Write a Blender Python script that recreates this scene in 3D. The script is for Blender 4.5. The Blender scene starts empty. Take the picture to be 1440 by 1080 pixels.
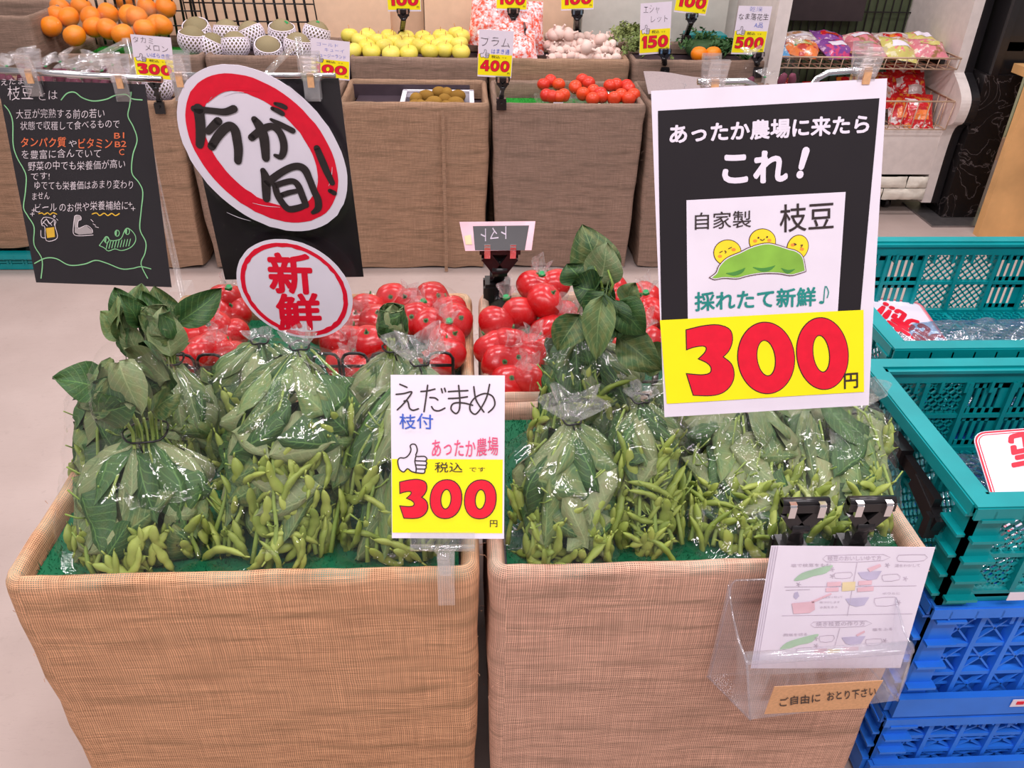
import bpy, bmesh, math, random
from mathutils import Vector, Matrix, noise as mnoise
from mathutils.geometry import tessellate_polygon
PI = math.pi
sc = bpy.context.scene
col = sc.collection
# ------------------------------------------------------------------ camera, world, lights, exposure
FOC, PIT, YAW, ROLL, CAMH = 1150.6, .5741, .0643, .0241, 1.3612
cF = Vector((math.sin(YAW)*math.cos(PIT), math.cos(YAW)*math.cos(PIT), -math.sin(PIT)))
_r = Vector((math.cos(YAW), -math.sin(YAW), 0)); _u = _r.cross(cF)
cR = _r*math.cos(ROLL)+_u*math.sin(ROLL); cU = _u*math.cos(ROLL)-_r*math.sin(ROLL)
cC = Vector((0, 0, CAMH))
cam = bpy.data.cameras.new('camera'); camo = bpy.data.objects.new('camera', cam); col.objects.link(camo)
camo.matrix_world = Matrix(((cR.x, cU.x, -cF.x, 0), (cR.y, cU.y, -cF.y, 0), (cR.z, cU.z, -cF.z, CAMH), (0, 0, 0, 1)))
cam.sensor_width = 36; cam.lens = FOC*36/1440; cam.clip_start = .02; cam.clip_end = 60
sc.camera = camo
w = bpy.data.worlds.new('shop_ambient'); sc.world = w; w.use_nodes = True
w.node_tree.nodes['Background'].inputs[0].default_value = (1.0, .92, .95, 1)
w.node_tree.nodes['Background'].inputs[1].default_value = .40
def area(x, y, z, sx, sy, power, colr=(1, .92, .95)):
    l = bpy.data.lights.new('ceiling_light', 'AREA'); l.shape = 'RECTANGLE'; l.size = sx; l.size_y = sy; l.energy = power; l.color = colr
    o = bpy.data.objects.new('ceiling_light', l); col.objects.link(o); o.location = (x, y, z); return o
for lx in (-1.5, .1, 1.7):
    for ly in (-.5, 1.3, 3.0):
        area(lx, ly, 2.75, .9, .16, 19)
area(-.6, -.2, 2.6, .3, .3, 9); area(.9, -.1, 2.6, .3, .3, 9)
sc.view_settings.view_transform = 'Standard'; sc.view_settings.look = 'None'
sc.view_settings.gamma = 1; sc.view_settings.use_curve_mapping = False; sc.view_settings.exposure = .02
sc.cycles.transparent_max_bounces = 28; sc.cycles.max_bounces = 8; sc.cycles.caustics_reflective = False; sc.cycles.caustics_refractive = False

# ------------------------------------------------------------------ pixel -> world point helpers (on a real plane at its own distance)
def ray(x, y): return cF + cR*((x-720)/FOC) - cU*((y-540)/FOC)
def atY(x, y, Y): d = ray(x, y); return cC + d*(Y/d.y)
def atZ(x, y, Z): d = ray(x, y); return cC + d*((Z-CAMH)/d.z)

# ------------------------------------------------------------------ materials
MT = {}
def s2l(c): return tuple(((v/255/12.92) if v/255 <= .04045 else ((v/255+.055)/1.055)**2.4) for v in c)
class NT:
    def __init__(s, name):
        s.m = bpy.data.materials.new(name); s.m.use_nodes = True; s.t = s.m.node_tree; s.t.nodes.clear()
        s.out = s.t.nodes.new('ShaderNodeOutputMaterial')
    def n(s, typ, ins=None, **kw):
        nd = s.t.nodes.new(typ)
        for k, v in kw.items(): setattr(nd, k, v)
        for k, v in (ins or {}).items(): s.put(nd.inputs[k], v)
        return nd
    def put(s, sock, v):
        if hasattr(v, 'is_output') or isinstance(v, bpy.types.NodeSocket): s.t.links.new(v, sock)
        elif isinstance(v, bpy.types.Node): s.t.links.new(v.outputs[0], sock)
        elif isinstance(v, tuple) and len(v) == 3 and sock.type == 'RGBA': sock.default_value = (*v, 1)
        else: sock.default_value = v
    def math(s, op, a, b=0, c=0, clamp=False):
        nd = s.n('ShaderNodeMath', {0: a, 1: b, 2: c}, operation=op); nd.use_clamp = clamp; return nd.outputs[0]
    def mix(s, f, a, b):
        nd = s.n('ShaderNodeMix', data_type='RGBA')
        s.put(nd.inputs[0], f); s.put(nd.inputs[6], a if not (isinstance(a, tuple) and len(a) == 3) else (*a, 1)); s.put(nd.inputs[7], b if not (isinstance(b, tuple) and len(b) == 3) else (*b, 1))
        return nd.outputs[2]
    def ramp(s, f, stops):
        nd = s.n('ShaderNodeValToRGB', {0: f}); e = nd.color_ramp.elements
        while len(e) < len(stops): e.new(.5)
        for i, (p, c) in enumerate(stops): e[i].position = p; e[i].color = (*c, 1) if isinstance(c, tuple) else (c, c, c, 1)
        return nd.outputs[0]
    def noise(s, scale, detail=3, vec=None, rough=.5, dist=0):
        nd = s.n('ShaderNodeTexNoise', {'Scale': scale, 'Detail': detail, 'Roughness': rough, 'Distortion': dist})
        if vec is not None: s.put(nd.inputs['Vector'], vec)
        return nd.outputs[0]
    def mapping(s, vec, scale, loc=(0, 0, 0)):
        return s.n('ShaderNodeMapping', {'Vector': vec, 'Scale': scale, 'Location': loc}).outputs[0]
    def bump(s, h, strength=.5, dist=.001):
        return s.n('ShaderNodeBump', {'Height': h, 'Strength': strength, 'Distance': dist}).outputs[0]
    def finish(s, surf): s.put(s.out.inputs[0], surf); return s.m
    def bsdf(s, colr, rough=.5, normal=None, metal=0, spec=.5, alpha=None, sss=0, coat=0, trans=0, ior=1.45):
        b = s.n('ShaderNodeBsdfPrincipled', {'Base Color': colr, 'Roughness': rough, 'Metallic': metal, 'Specular IOR Level': spec, 'Coat Weight': coat, 'Transmission Weight': trans, 'IOR': ior})
        if normal is not None: s.put(b.inputs['Normal'], normal)
        if alpha is not None: s.put(b.inputs['Alpha'], alpha)
        if sss: b.inputs['Subsurface Weight'].default_value = sss; b.inputs['Subsurface Radius'].default_value = (.01, .006, .003)
        return b.outputs[0]
def plain(name, rgb, rough=.5, metal=0, spec=.5, var=.06, scale=30, bump=0, coat=0):
    k = NT(name); c = s2l(rgb)
    tc = k.n('ShaderNodeTexCoord').outputs['Object']
    f = k.noise(scale, 3, tc)
    lo = tuple(max(0, v*(1-var*2)) for v in c); hi = tuple(min(1, v*(1+var*2)) for v in c)
    cc = k.ramp(f, [(.3, lo), (.7, hi)])
    nb = k.bump(k.noise(scale*6, 3, tc), .4, bump) if bump else None
    MT[name] = k.finish(k.bsdf(cc, rough, nb, metal, spec, coat=coat)); return MT[name]
def burlap(name, thread, dark, teal=0, pitch=.0024):
    k = NT(name); uv = k.n('ShaderNodeTexCoord').outputs['UV']
    n1 = k.noise(7, 3, uv); n2 = k.noise(45, 2, uv)
    sep = k.n('ShaderNodeSeparateXYZ', {0: uv})
    u, v = sep.outputs[0], sep.outputs[1]
    wob = k.math('ADD', k.math('MULTIPLY', n1, .016), k.math('MULTIPLY', n2, .0014))
    su = k.math('ABSOLUTE', k.math('SINE', k.math('MULTIPLY', k.math('ADD', u, wob), PI/pitch)))
    sv = k.math('ABSOLUTE', k.math('SINE', k.math('MULTIPLY', k.math('ADD', v, wob), PI/(pitch*.85))))
    hor = k.noise(1, 4, k.mapping(uv, (14, 300, 1)), .6)      # slubs along the weft
    ver = k.noise(1, 3, k.mapping(uv, (420, 10, 1)), .6)
    h = k.math('MAXIMUM', k.math('MULTIPLY', su, k.math('ADD', .62, k.math('MULTIPLY', ver, .4))), k.math('MULTIPLY', sv, k.math('ADD', .62, k.math('MULTIPLY', hor, .5))))
    fac = k.math('MULTIPLY', k.math('SUBTRACT', h, .45), 3.4, clamp=True)
    th = s2l(thread); dk = s2l(dark)
    tcol = k.mix(k.ramp(hor, [(.36, 0.), (.66, 1.)]), tuple(v*.72 for v in th), tuple(min(1, v*1.12) for v in th))
    tcol = k.mix(k.ramp(ver, [(.4, .22), (.7, 0.)]), tcol, dk)
    patch = k.noise(1, 5, k.mapping(uv, (5, 46, 1), (3, 1, 0)), .62)
    tcol = k.mix(k.ramp(patch, [(.50, 0.), (.66, .62)]), tcol, tuple(a_*.5+b_*.5 for a_, b_ in zip(dk, (th[0]*.55, th[1]*.62, th[2]*.6))))
    tcol = k.mix(k.ramp(k.noise(3.0, 3, uv), [(.4, 0.), (.7, .35)]), tcol, tuple(v*.75 for v in (th[0]*.96, th[1]*1.04, th[2]*1.08)))
    gap = dk
    if teal:
        z = k.n('ShaderNodeSeparateXYZ', {0: k.n('ShaderNodeNewGeometry').outputs['Position']}).outputs[2]
        zz = k.math('MULTIPLY', k.math('SUBTRACT', z, teal), 70, clamp=True)
        gap = k.mix(k.math('MULTIPLY', zz, k.ramp(k.noise(14, 2, uv), [(.42, 0.), (.58, 1.)])), dk, s2l((40, 150, 140)))
    c = k.mix(fac, gap, tcol)
    b = k.bump(k.math('ADD', h, k.math('MULTIPLY', hor, .5)), .6, .0008)
    MT[name] = k.finish(k.bsdf(c, .9, b, spec=.15)); return MT[name]
burlap('burlap_orange', (248, 186, 144), (96, 72, 50), teal=.628, pitch=.0028)
burlap('burlap_pink', (246, 192, 166), (98, 76, 62), teal=.628, pitch=.0028)
burlap('burlap_grey', (176, 146, 128), (84, 70, 60), pitch=.003)
burlap('burlap_tan', (194, 156, 128), (92, 74, 58), pitch=.003)
def film(name, haze=.05, gloss=.14, scale=26, rough=.1, tint=(1, 1, 1), bs=1.0, bd=.012):
    k = NT(name); tc = k.n('ShaderNodeTexCoord').outputs['Object']
    a = k.noise(scale, 4, k.mapping(tc, (1, 1, .45)), .6, 1.2)
    ridge = k.math('ABSOLUTE', k.math('SUBTRACT', a, .5))
    nb = k.bump(k.math('ADD', a, k.math('MULTIPLY', ridge, 1.4)), bs, bd)
    tr = k.n('ShaderNodeBsdfTransparent', {0: tint}); gl = k.n('ShaderNodeBsdfGlossy', {'Color': (1, 1, 1), 'Roughness': rough, 'Normal': nb})
    df = k.n('ShaderNodeBsdfDiffuse', {0: (.9, .9, .92), 'Normal': nb})
    tl = k.n('ShaderNodeBsdfTranslucent', {0: (.9, .9, .92)})
    d2 = k.n('ShaderNodeMixShader', {0: .5, 1: df.outputs[0], 2: tl.outputs[0]})
    lw = k.n('ShaderNodeLayerWeight', {'Blend': .25, 'Normal': nb}).outputs['Facing']
    f1 = k.math('ADD', gloss, k.math('MULTIPLY', k.math('POWER', lw, 3.0), .27), clamp=True)
    hz = k.math('MULTIPLY', k.ramp(ridge, [(0, 1.), (.09, .25)]), haze, clamp=True)
    m1 = k.n('ShaderNodeMixShader', {0: hz, 1: tr.outputs[0], 2: d2.outputs[0]})
    m2 = k.n('ShaderNodeMixShader', {0: f1, 1: m1.outputs[0], 2: gl.outputs[0]})
    MT[name] = k.finish(m2.outputs[0]); return MT[name]
film('cellophane', .008, .035, 16, .055, bs=.7, bd=.006)
film('cellophane_crumpled', .32, .18, 60, .14, bd=.006)
film('tomato_film', .006, .02, 30, .07)
film('blue_film', .2, .2, 18, .1, tint=(.55, .78, .95))
film('laminate', .004, .015, 6, .06, bs=.15, bd=.003)
film('clear_plastic', .12, .12, 8, .06, bs=.1, bd=.002)
film('peg_plastic', .09, .2, 8, .06, tint=(.97, .95, .95), bs=.1, bd=.002)
film('milky_plastic', .20, .10, 6, .12, tint=(.93, .93, .96), bs=.1, bd=.002)
def leafmat(name, a, b, vein, age=(150, 140, 80)):
    k = NT(name); uv = k.n('ShaderNodeTexCoord').outputs['UV']; sep = k.n('ShaderNodeSeparateXYZ', {0: uv})
    x = k.math('ABSOLUTE', k.math('SUBTRACT', sep.outputs[0], .5)); y = sep.outputs[1]
    ph = k.math('FRACT', k.math('MULTIPLY', k.math('SUBTRACT', y, k.math('MULTIPLY', x, .55)), 8))
    side = k.math('LESS_THAN', k.math('ABSOLUTE', k.math('SUBTRACT', ph, .5)), .07)
    mid = k.math('LESS_THAN', x, .018)
    vf = k.math('MAXIMUM', mid, k.math('MULTIPLY', side, .6))
    rnd = k.n('ShaderNodeObjectInfo').outputs['Random']
    base = k.mix(rnd, s2l(a), s2l(b))
    base = k.mix(k.ramp(k.noise(5, 4, k.n('ShaderNodeTexCoord').outputs['UV']), [(.4, 0.), (.75, .5)]), base, s2l(age))
    c = k.mix(k.math('MULTIPLY', vf, .5), base, s2l(vein))
    nb = k.bump(k.math('ADD', k.math('MULTIPLY', vf, -.5), k.noise(24, 3, uv)), .5, .0015)
    MT[name] = k.finish(k.bsdf(c, .48, nb, spec=.4)); return MT[name]
leafmat('soy_leaf', (50, 84, 46), (98, 126, 76), (140, 162, 104))
leafmat('soy_leaf_pale', (90, 116, 74), (128, 142, 98), (160, 170, 122), (140, 122, 88))
leafmat('soy_leaf_dark', (30, 64, 34), (54, 92, 46), (110, 150, 80), (80, 90, 40))
def varmat(name, a, b, rough=.45, spec=.5, scale=60, bump=.0006, sss=0, coat=0, speck=None):
    k = NT(name); tc = k.n('ShaderNodeTexCoord').outputs['Object']; rnd = k.n('ShaderNodeObjectInfo').outputs['Random']
    off = k.n('ShaderNodeVectorMath', {0: tc, 1: k.n('ShaderNodeCombineXYZ', {0: k.math('MULTIPLY', rnd, 9)}).outputs[0]}, operation='ADD').outputs[0]
    f = k.noise(scale*.35, 3, off)
    c = k.mix(k.math('MULTIPLY', k.math('ADD', rnd, f), .55, clamp=True), s2l(a), s2l(b))
    if speck: c = k.mix(k.ramp(k.noise(scale*5, 2, off), [(.62, 0.), (.68, .8)]), c, s2l(speck))
    nb = k.bump(k.noise(scale*3, 3, off), .4, bump)
    MT[name] = k.finish(k.bsdf(c, rough, nb, spec=spec, sss=sss, coat=coat)); return MT[name]
varmat('pod', (92, 118, 40), (168, 180, 90), .5, .4, 80, .0005)
varmat('pod_stem', (112, 142, 58), (150, 168, 92), .6, .3)
varmat('tomato', (178, 5, 14), (208, 22, 22), .25, .5, 20, .0001, coat=.15)
varmat('orange_peel', (240, 122, 10), (252, 150, 20), .35, .5, 120, .0006)
varmat('yellow_apple', (226, 208, 70), (240, 226, 110), .35, .5, 60, .0002, speck=(200, 170, 60))
varmat('kiwi_skin', (128, 92, 34), (160, 122, 52), .75, .25, 120, .0004)
varmat('plum_skin', (200, 12, 36), (232, 84, 34), .3, .5, 26, .0001)
varmat('garlic_skin', (240, 222, 210), (222, 184, 172), .6, .3, 40, .0008)
varmat('melon_skin', (128, 118, 84), (158, 144, 112), .7, .2, 200, .0015, speck=(196, 188, 150))
varmat('sweet_potato', (96, 40, 62), (128, 62, 82), .6, .3)
varmat('pumpkin', (30, 66, 40), (60, 96, 50), .5, .4, 50, .001, speck=(110, 140, 70))
varmat('squash_leaf', (40, 84, 44), (84, 118, 60), .55, .3)
varmat('herb', (96, 118, 60), (140, 150, 90), .6, .3)
varmat('turf', (4, 78, 50), (14, 104, 66), .7, .3, 60, .001)
varmat('turf_green', (30, 126, 40), (52, 156, 58), .8, .2, 200, .002)
plain('calyx', (40, 96, 40), .6); plain('tape_green', (20, 150, 80), .4)
plain('concrete', (212, 190, 182), .5, var=.05, scale=2.2, bump=.001)
plain('black_plastic', (26, 24, 26), .32, coat=.2); plain('black_wire', (28, 25, 26), .35)
plain('chrome', (220, 220, 222), .18, metal=1, var=.01)
plain('paper', (233, 224, 236), .55, var=.01); plain('paper_black', (34, 29, 33), .32, var=.05, scale=8)
plain('yellow_ink', (255, 238, 12), .45, var=.01); plain('red_ink', (228, 14, 48), .45, var=.03, scale=90); plain('black_ink', (52, 40, 40), .5, var=.03)
plain('brush_ink', (44, 36, 36), .6, var=.08, scale=120)
plain('brown_ink', (92, 52, 50), .5); plain('teal_ink', (34, 140, 132), .5); plain('blue_ink', (52, 92, 196), .5); plain('pink_ink', (232, 84, 124), .5)
plain('green_print', (134, 184, 66), .5, var=.08, scale=30); plain('dark_green_print', (74, 138, 62), .5); plain('yellow_print', (250, 222, 44), .5, var=.04); plain('cheek_print', (250, 150, 60), .5)
plain('chalk_green', (140, 206, 146), .7); plain('chalk_white', (236, 222, 226), .7); plain('chalk_orange', (228, 112, 66), .7); plain('chalk_yellow', (228, 180, 50), .7); plain('chalk_grey', (170, 160, 160), .7)
plain('pale_ink', (196, 184, 198), .6); plain('pale_pink', (230, 190, 200), .6); plain('pale_green', (176, 206, 178), .6); plain('pale_gold', (230, 212, 168), .6); plain('pale_violet', (196, 188, 214), .6)
plain('kraft', (222, 170, 124), .8, var=.05, scale=300)
plain('crate_teal', (0, 142, 146), .38, var=.05, scale=12); plain('crate_blue', (44, 124, 232), .4, var=.05, scale=12)
plain('board_beige', (236, 200, 168), .7, var=.02); plain('board_beige_dark', (216, 178, 146), .7, var=.02); plain('wall_grey', (206, 204, 194), .6, var=.02)
plain('beadboard', (206, 208, 168), .6, var=.03); plain('cabinet_white', (222, 212, 206), .45, var=.03); plain('stone_white', (228, 222, 208), .8, var=.06, scale=20, bump=.004)
plain('wood', (222, 172, 112), .5, var=.08, scale=7); plain('wood_edge', (200, 140, 82), .5, var=.1, scale=14)
plain('dark_panel', (52, 42, 44), .5); plain('green_back', (74, 84, 58), .6); plain('basket_wire', (206, 176, 150), .4)
plain('tray_foam', (240, 236, 246), .6, var=.01); plain('foam_net', (242, 232, 242), .8, var=.01); plain('dark_liner', (70, 58, 66), .35)
plain('red_pack', (206, 24, 34), .3); plain('blue_pack', (90, 160, 214), .3); plain('orange_pack', (240, 130, 60), .3); plain('purple_pack', (150, 70, 150), .3); plain('pink_pack', (226, 140, 150), .3); plain('yellow_pack', (224, 206, 110), .3); plain('light_pack', (234, 220, 222), .3)
plain('grey_mesh', (160, 146, 146), .7, var=.1, scale=400); plain('steel', (150, 146, 146), .35, metal=.8)
def marble():
    k = NT('black_marble'); tc = k.n('ShaderNodeTexCoord').outputs['Object']
    f = k.noise(7, 4, tc, .5, 1.2); r = k.math('ABSOLUTE', k.math('SUBTRACT', f, .5))
    c = k.ramp(r, [(0, s2l((110, 102, 102))), (.006, s2l((50, 45, 45))), (.014, s2l((24, 21, 22)))])
    MT['black_marble'] = k.finish(k.bsdf(c, .3))
marble()
def packmat(name, c1, c2, c3):
    k = NT(name); tc = k.n('ShaderNodeTexCoord').outputs['Object']; rnd = k.n('ShaderNodeObjectInfo').outputs['Random']
    off = k.n('ShaderNodeVectorMath', {0: tc, 1: k.n('ShaderNodeCombineXYZ', {0: k.math('MULTIPLY', rnd, 9)}).outputs[0]}, operation='ADD').outputs[0]
    c = k.ramp(k.noise(22, 3, off, .6), [(.38, s2l(c2)), (.44, s2l(c1)), (.56, s2l(c1)), (.62, s2l(c3))])
    MT[name] = k.finish(k.bsdf(c, .25, k.bump(k.noise(30, 3, tc), .6, .006), coat=.4))
packmat('red_pack', (206, 24, 34), (240, 226, 226), (226, 140, 50)); packmat('blue_pack', (90, 160, 214), (214, 232, 240), (50, 100, 190)); packmat('orange_pack', (240, 130, 60), (244, 216, 190), (200, 60, 50)); packmat('purple_pack', (130, 66, 150), (214, 180, 214), (214, 70, 120))
packmat('pink_pack', (216, 130, 140), (236, 214, 196), (150, 110, 70)); packmat('yellow_pack', (206, 196, 110), (232, 224, 180), (226, 120, 130)); packmat('light_pack', (206, 186, 182), (236, 228, 224), (180, 130, 90))
def speckpack():
    k = NT('speckled_pack'); tc = k.n('ShaderNodeTexCoord').outputs['Object']
    c = k.ramp(k.noise(60, 4, tc, .7), [(.40, s2l((244, 84, 52))), (.47, s2l((238, 150, 140))), (.56, s2l((250, 224, 226)))])
    MT['speckled_pack'] = k.finish(k.bsdf(c, .25, k.bump(k.noise(40, 3, tc), .6, .004), coat=.5))
speckpack()
def concrete2():
    k = NT('floor_concrete'); tc = k.n('ShaderNodeTexCoord').outputs['Object']
    a = k.noise(1.6, 6, tc, .6); b = k.noise(28, 5, tc, .65); sc_ = k.noise(4, 3, k.mapping(tc, (1, 8, 1)), .6, 3)
    c = k.mix(k.ramp(a, [(.3, 0.), (.7, 1.)]), s2l((178, 160, 152)), s2l((198, 181, 173)))
    c = k.mix(k.ramp(b, [(.6, 0.), (.78, .35)]), c, s2l((150, 132, 124)))
    c = k.mix(k.ramp(k.math('ABSOLUTE', k.math('SUBTRACT', sc_, .5)), [(0, .25), (.006, 0.)]), c, s2l((140, 120, 112)))
    MT['floor_concrete'] = k.finish(k.bsdf(c, k.ramp(a, [(.3, .42), (.7, .6)]), k.bump(b, .3, .001), spec=.3))
concrete2()

# ------------------------------------------------------------------ mesh builder
class MB:
    def __init__(s): s.v = []; s.f = []; s.uv = {}; s.sm = []; s.mi = []; s.cm = 0
    def face(s, idx, smooth=False, uv=None):
        s.f.append(tuple(idx)); s.sm.append(smooth); s.mi.append(s.cm)
        if uv: s.uv[len(s.f)-1] = uv
    def add(s, vs): b = len(s.v); s.v += [Vector(p) for p in vs]; return b
    def box(s, c, d, M=None):
        c = Vector(c); x, y, z = d[0]/2, d[1]/2, d[2]/2
        ps = [Vector((i*x, j*y, k*z)) for k in (-1, 1) for j in (-1, 1) for i in (-1, 1)]
        ps = [c+(M @ p if M else p) for p in ps]; b = s.add(ps)
        for q in ((0, 2, 3, 1), (4, 5, 7, 6), (0, 1, 5, 4), (2, 6, 7, 3), (0, 4, 6, 2), (1, 3, 7, 5)): s.face([b+i for i in q])
        return s
    def bar(s, a, b, w, h, up=(0, 0, 1)):
        a = Vector(a); b = Vector(b); d = b-a; L = d.length
        if L < 1e-6: return s
        z = d.normalized(); x = Vector(up).cross(z)
        if x.length < 1e-4: x = Vector((1, 0, 0)).cross(z)
        x.normalize(); y = z.cross(x); M = Matrix((x, y, z)).transposed()
        return s.box((a+b)/2, (w, h, L), M)
    def tube(s, pts, r, n=8, cap=True, smooth=True, flat=1):
        pts = [Vector(p) for p in pts]; N = len(pts); prev = None; rings = []
        for i, p in enumerate(pts):
            t = (pts[min(i+1, N-1)]-pts[max(i-1, 0)]);  t = t.normalized() if t.length > 1e-9 else Vector((0, 0, 1))
            if prev is None:
                x = t.orthogonal().normalized()
            else:
                x = prev-t*prev.dot(t); x = x.normalized() if x.length > 1e-6 else t.orthogonal().normalized()
            prev = x; y = t.cross(x); rr = r[i] if isinstance(r, (list, tuple)) else r
            rings.append(s.add([p+x*(rr*math.cos(2*PI*k/n))+y*(rr*flat*math.sin(2*PI*k/n)) for k in range(n)]))
        for i in range(N-1):
            for k in range(n):
                a, b = rings[i], rings[i+1]; k2 = (k+1) % n
                s.face((a+k, a+k2, b+k2, b+k), smooth)
        if cap: s.face([rings[0]+k for k in range(n)][::-1]); s.face([rings[-1]+k for k in range(n)])
        return s
    def lathe(s, prof, n=20, c=(0, 0, 0), M=None, fn=None, smooth=True, cap=True):
        rings = []; c = Vector(c)
        for i, (r, z) in enumerate(prof):
            ps = []
            for k in range(n):
                a = 2*PI*k/n; rr = r*(fn(a, i) if fn else 1)
                p = Vector((rr*math.cos(a), rr*math.sin(a), z)); ps.append(c+(M @ p if M else p))
            rings.append(s.add(ps))
        for i in range(len(prof)-1):
            for k in range(n):
                k2 = (k+1) % n; s.face((rings[i]+k, rings[i]+k2, rings[i+1]+k2, rings[i+1]+k), smooth)
        if cap:
            if prof[0][0] > 1e-5: s.face([rings[0]+k for k in range(n)][::-1])
            if prof[-1][0] > 1e-5: s.face([rings[-1]+k for k in range(n)])
        return s
    def sphere(s, c, r, nu=16, nv=10, M=None, fn=None):
        sc3 = r if isinstance(r, (tuple, list)) else (r, r, r); c = Vector(c)
        top = []
        rings = []
        for j in range(1, nv):
            t = PI*j/nv; ps = []
            for i in range(nu):
                a = 2*PI*i/nu; d = Vector((math.sin(t)*math.cos(a), math.sin(t)*math.sin(a), math.cos(t)))
                q = fn(d) if fn else 1; p = Vector((d.x*sc3[0]*q, d.y*sc3[1]*q, d.z*sc3[2]*q)); ps.append(c+(M @ p if M else p))
            rings.append(s.add(ps))
        for dz in (1, -1):
            d = Vector((0, 0, dz)); q = fn(d) if fn else 1; p = Vector((0, 0, dz*sc3[2]*q)); top.append(s.add([c+(M @ p if M else p)]))
        for i in range(nu):
            i2 = (i+1) % nu
            s.face((top[0], rings[0]+i, rings[0]+i2), True); s.face((top[1], rings[-1]+i2, rings[-1]+i), True)
            for j in range(nv-2): s.face((rings[j]+i, rings[j+1]+i, rings[j+1]+i2, rings[j]+i2), True)
        return s
    def grid(s, fn, nu, nv, smooth=True, uvs=None, closeu=False):
        b = s.add([fn(i/nu, j/nv) for j in range(nv+1) for i in range(nu+1)])
        for j in range(nv):
            for i in range(nu):
                q = [b+j*(nu+1)+i, b+j*(nu+1)+i+1, b+(j+1)*(nu+1)+i+1, b+(j+1)*(nu+1)+i]
                u = None
                if uvs: u = [uvs(i/nu, j/nv), uvs((i+1)/nu, j/nv), uvs((i+1)/nu, (j+1)/nv), uvs(i/nu, (j+1)/nv)]
                s.face(q, smooth, u)
        return s
    def poly(s, loops3, loops2):
        """filled polygon with holes, coplanar or nearly so"""
        flat = [p for l in loops3 for p in l]; b = s.add(flat)
        for t in tessellate_polygon([[Vector((x, y, 0)) for x, y in l] for l in loops2]): s.face([b+i for i in t])
        return s
    def mesh(s, name='m', mats=None, off=None):
        me = bpy.data.meshes.new(name)
        vs = [tuple(p-off) for p in s.v] if off is not None else [tuple(p) for p in s.v]
        me.from_pydata(vs, [], s.f)
        me.polygons.foreach_set('use_smooth', s.sm)
        if s.uv:
            ul = me.uv_layers.new(name='UVMap'); k = 0; arr = [0.0]*(2*len(me.loops))
            for fi, f in enumerate(s.f):
                u = s.uv.get(fi)
                for j in range(len(f)):
                    if u: arr[2*k] = u[j][0]; arr[2*k+1] = u[j][1]
                    k += 1
            ul.data.foreach_set('uv', arr)
        for m in (mats or []): me.materials.append(MT[m] if isinstance(m, str) else m)
        if mats and len(mats) > 1: me.polygons.foreach_set('material_index', s.mi)
        me.update(); return me
def link(name, data, parent=None, loc=None, M=None):
    o = bpy.data.objects.new(name, data); col.objects.link(o)
    if parent is not None: o.parent = parent
    if M is not None: o.matrix_local = M
    elif loc is not None: o.location = loc
    return o
def thing(name, label, cat, loc=(0, 0, 0), group=None, rz=0, M=None):
    o = bpy.data.objects.new(name, None); col.objects.link(o); o.empty_display_size = .02
    if M is not None: o.matrix_world = M
    else: o.location = loc; o.rotation_euler = (0, 0, rz)
    o['label'] = label; o['category'] = cat
    if group: o['group'] = group
    return o
def tag(o, label, cat, group=None):
    o['label'] = label; o['category'] = cat
    if group: o['group'] = group
    return o
def W(t, name, mb, mats, kind=None, label=None):
    """part built in world coordinates, re-expressed about its (unrotated) parent's base"""
    mats = [mats] if isinstance(mats, str) else mats
    off = Vector((0, 0, 0)); p = t
    while p is not None: off += p.location; p = p.parent
    o = link(name, mb.mesh(name, mats, off), t)
    if kind: o['kind'] = kind
    if label: o['label'] = label
    return o
def struct(name, mb, mat, parent=None):
    o = link(name, mb.mesh(name, [mat] if isinstance(mat, str) else mat), parent)
    if parent is None: o['kind'] = 'structure'
    return o
def nz(x, y, z=0, s=1): return mnoise.noise(Vector((x*s, y*s, z*s)))
ORD = 'first second third fourth fifth sixth seventh eighth ninth tenth eleventh twelfth thirteenth fourteenth fifteenth sixteenth'.split()
def catmull(pts, n=6, closed=False):
    P = [tuple(p) for p in pts]; out = []; N = len(P)
    if N < 3 and not closed: return [tuple(P[0][k]+(P[-1][k]-P[0][k])*i/n for k in range(len(P[0]))) for i in range(n+1)]
    rng = range(N) if closed else range(N-1)
    for i in rng:
        p0 = P[(i-1) % N] if closed or i > 0 else P[0]; p1 = P[i]; p2 = P[(i+1) % N]; p3 = P[(i+2) % N] if closed or i+2 < N else P[-1]
        for q in range(n):
            t = q/n; out.append(tuple(.5*((2*b)+(-a+c)*t+(2*a-5*b+4*c-d)*t*t+(-a+3*b-3*c+d)*t**3) for a, b, c, d in zip(p0, p1, p2, p3)))
    if not closed: out.append(P[-1])
    return out
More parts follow.
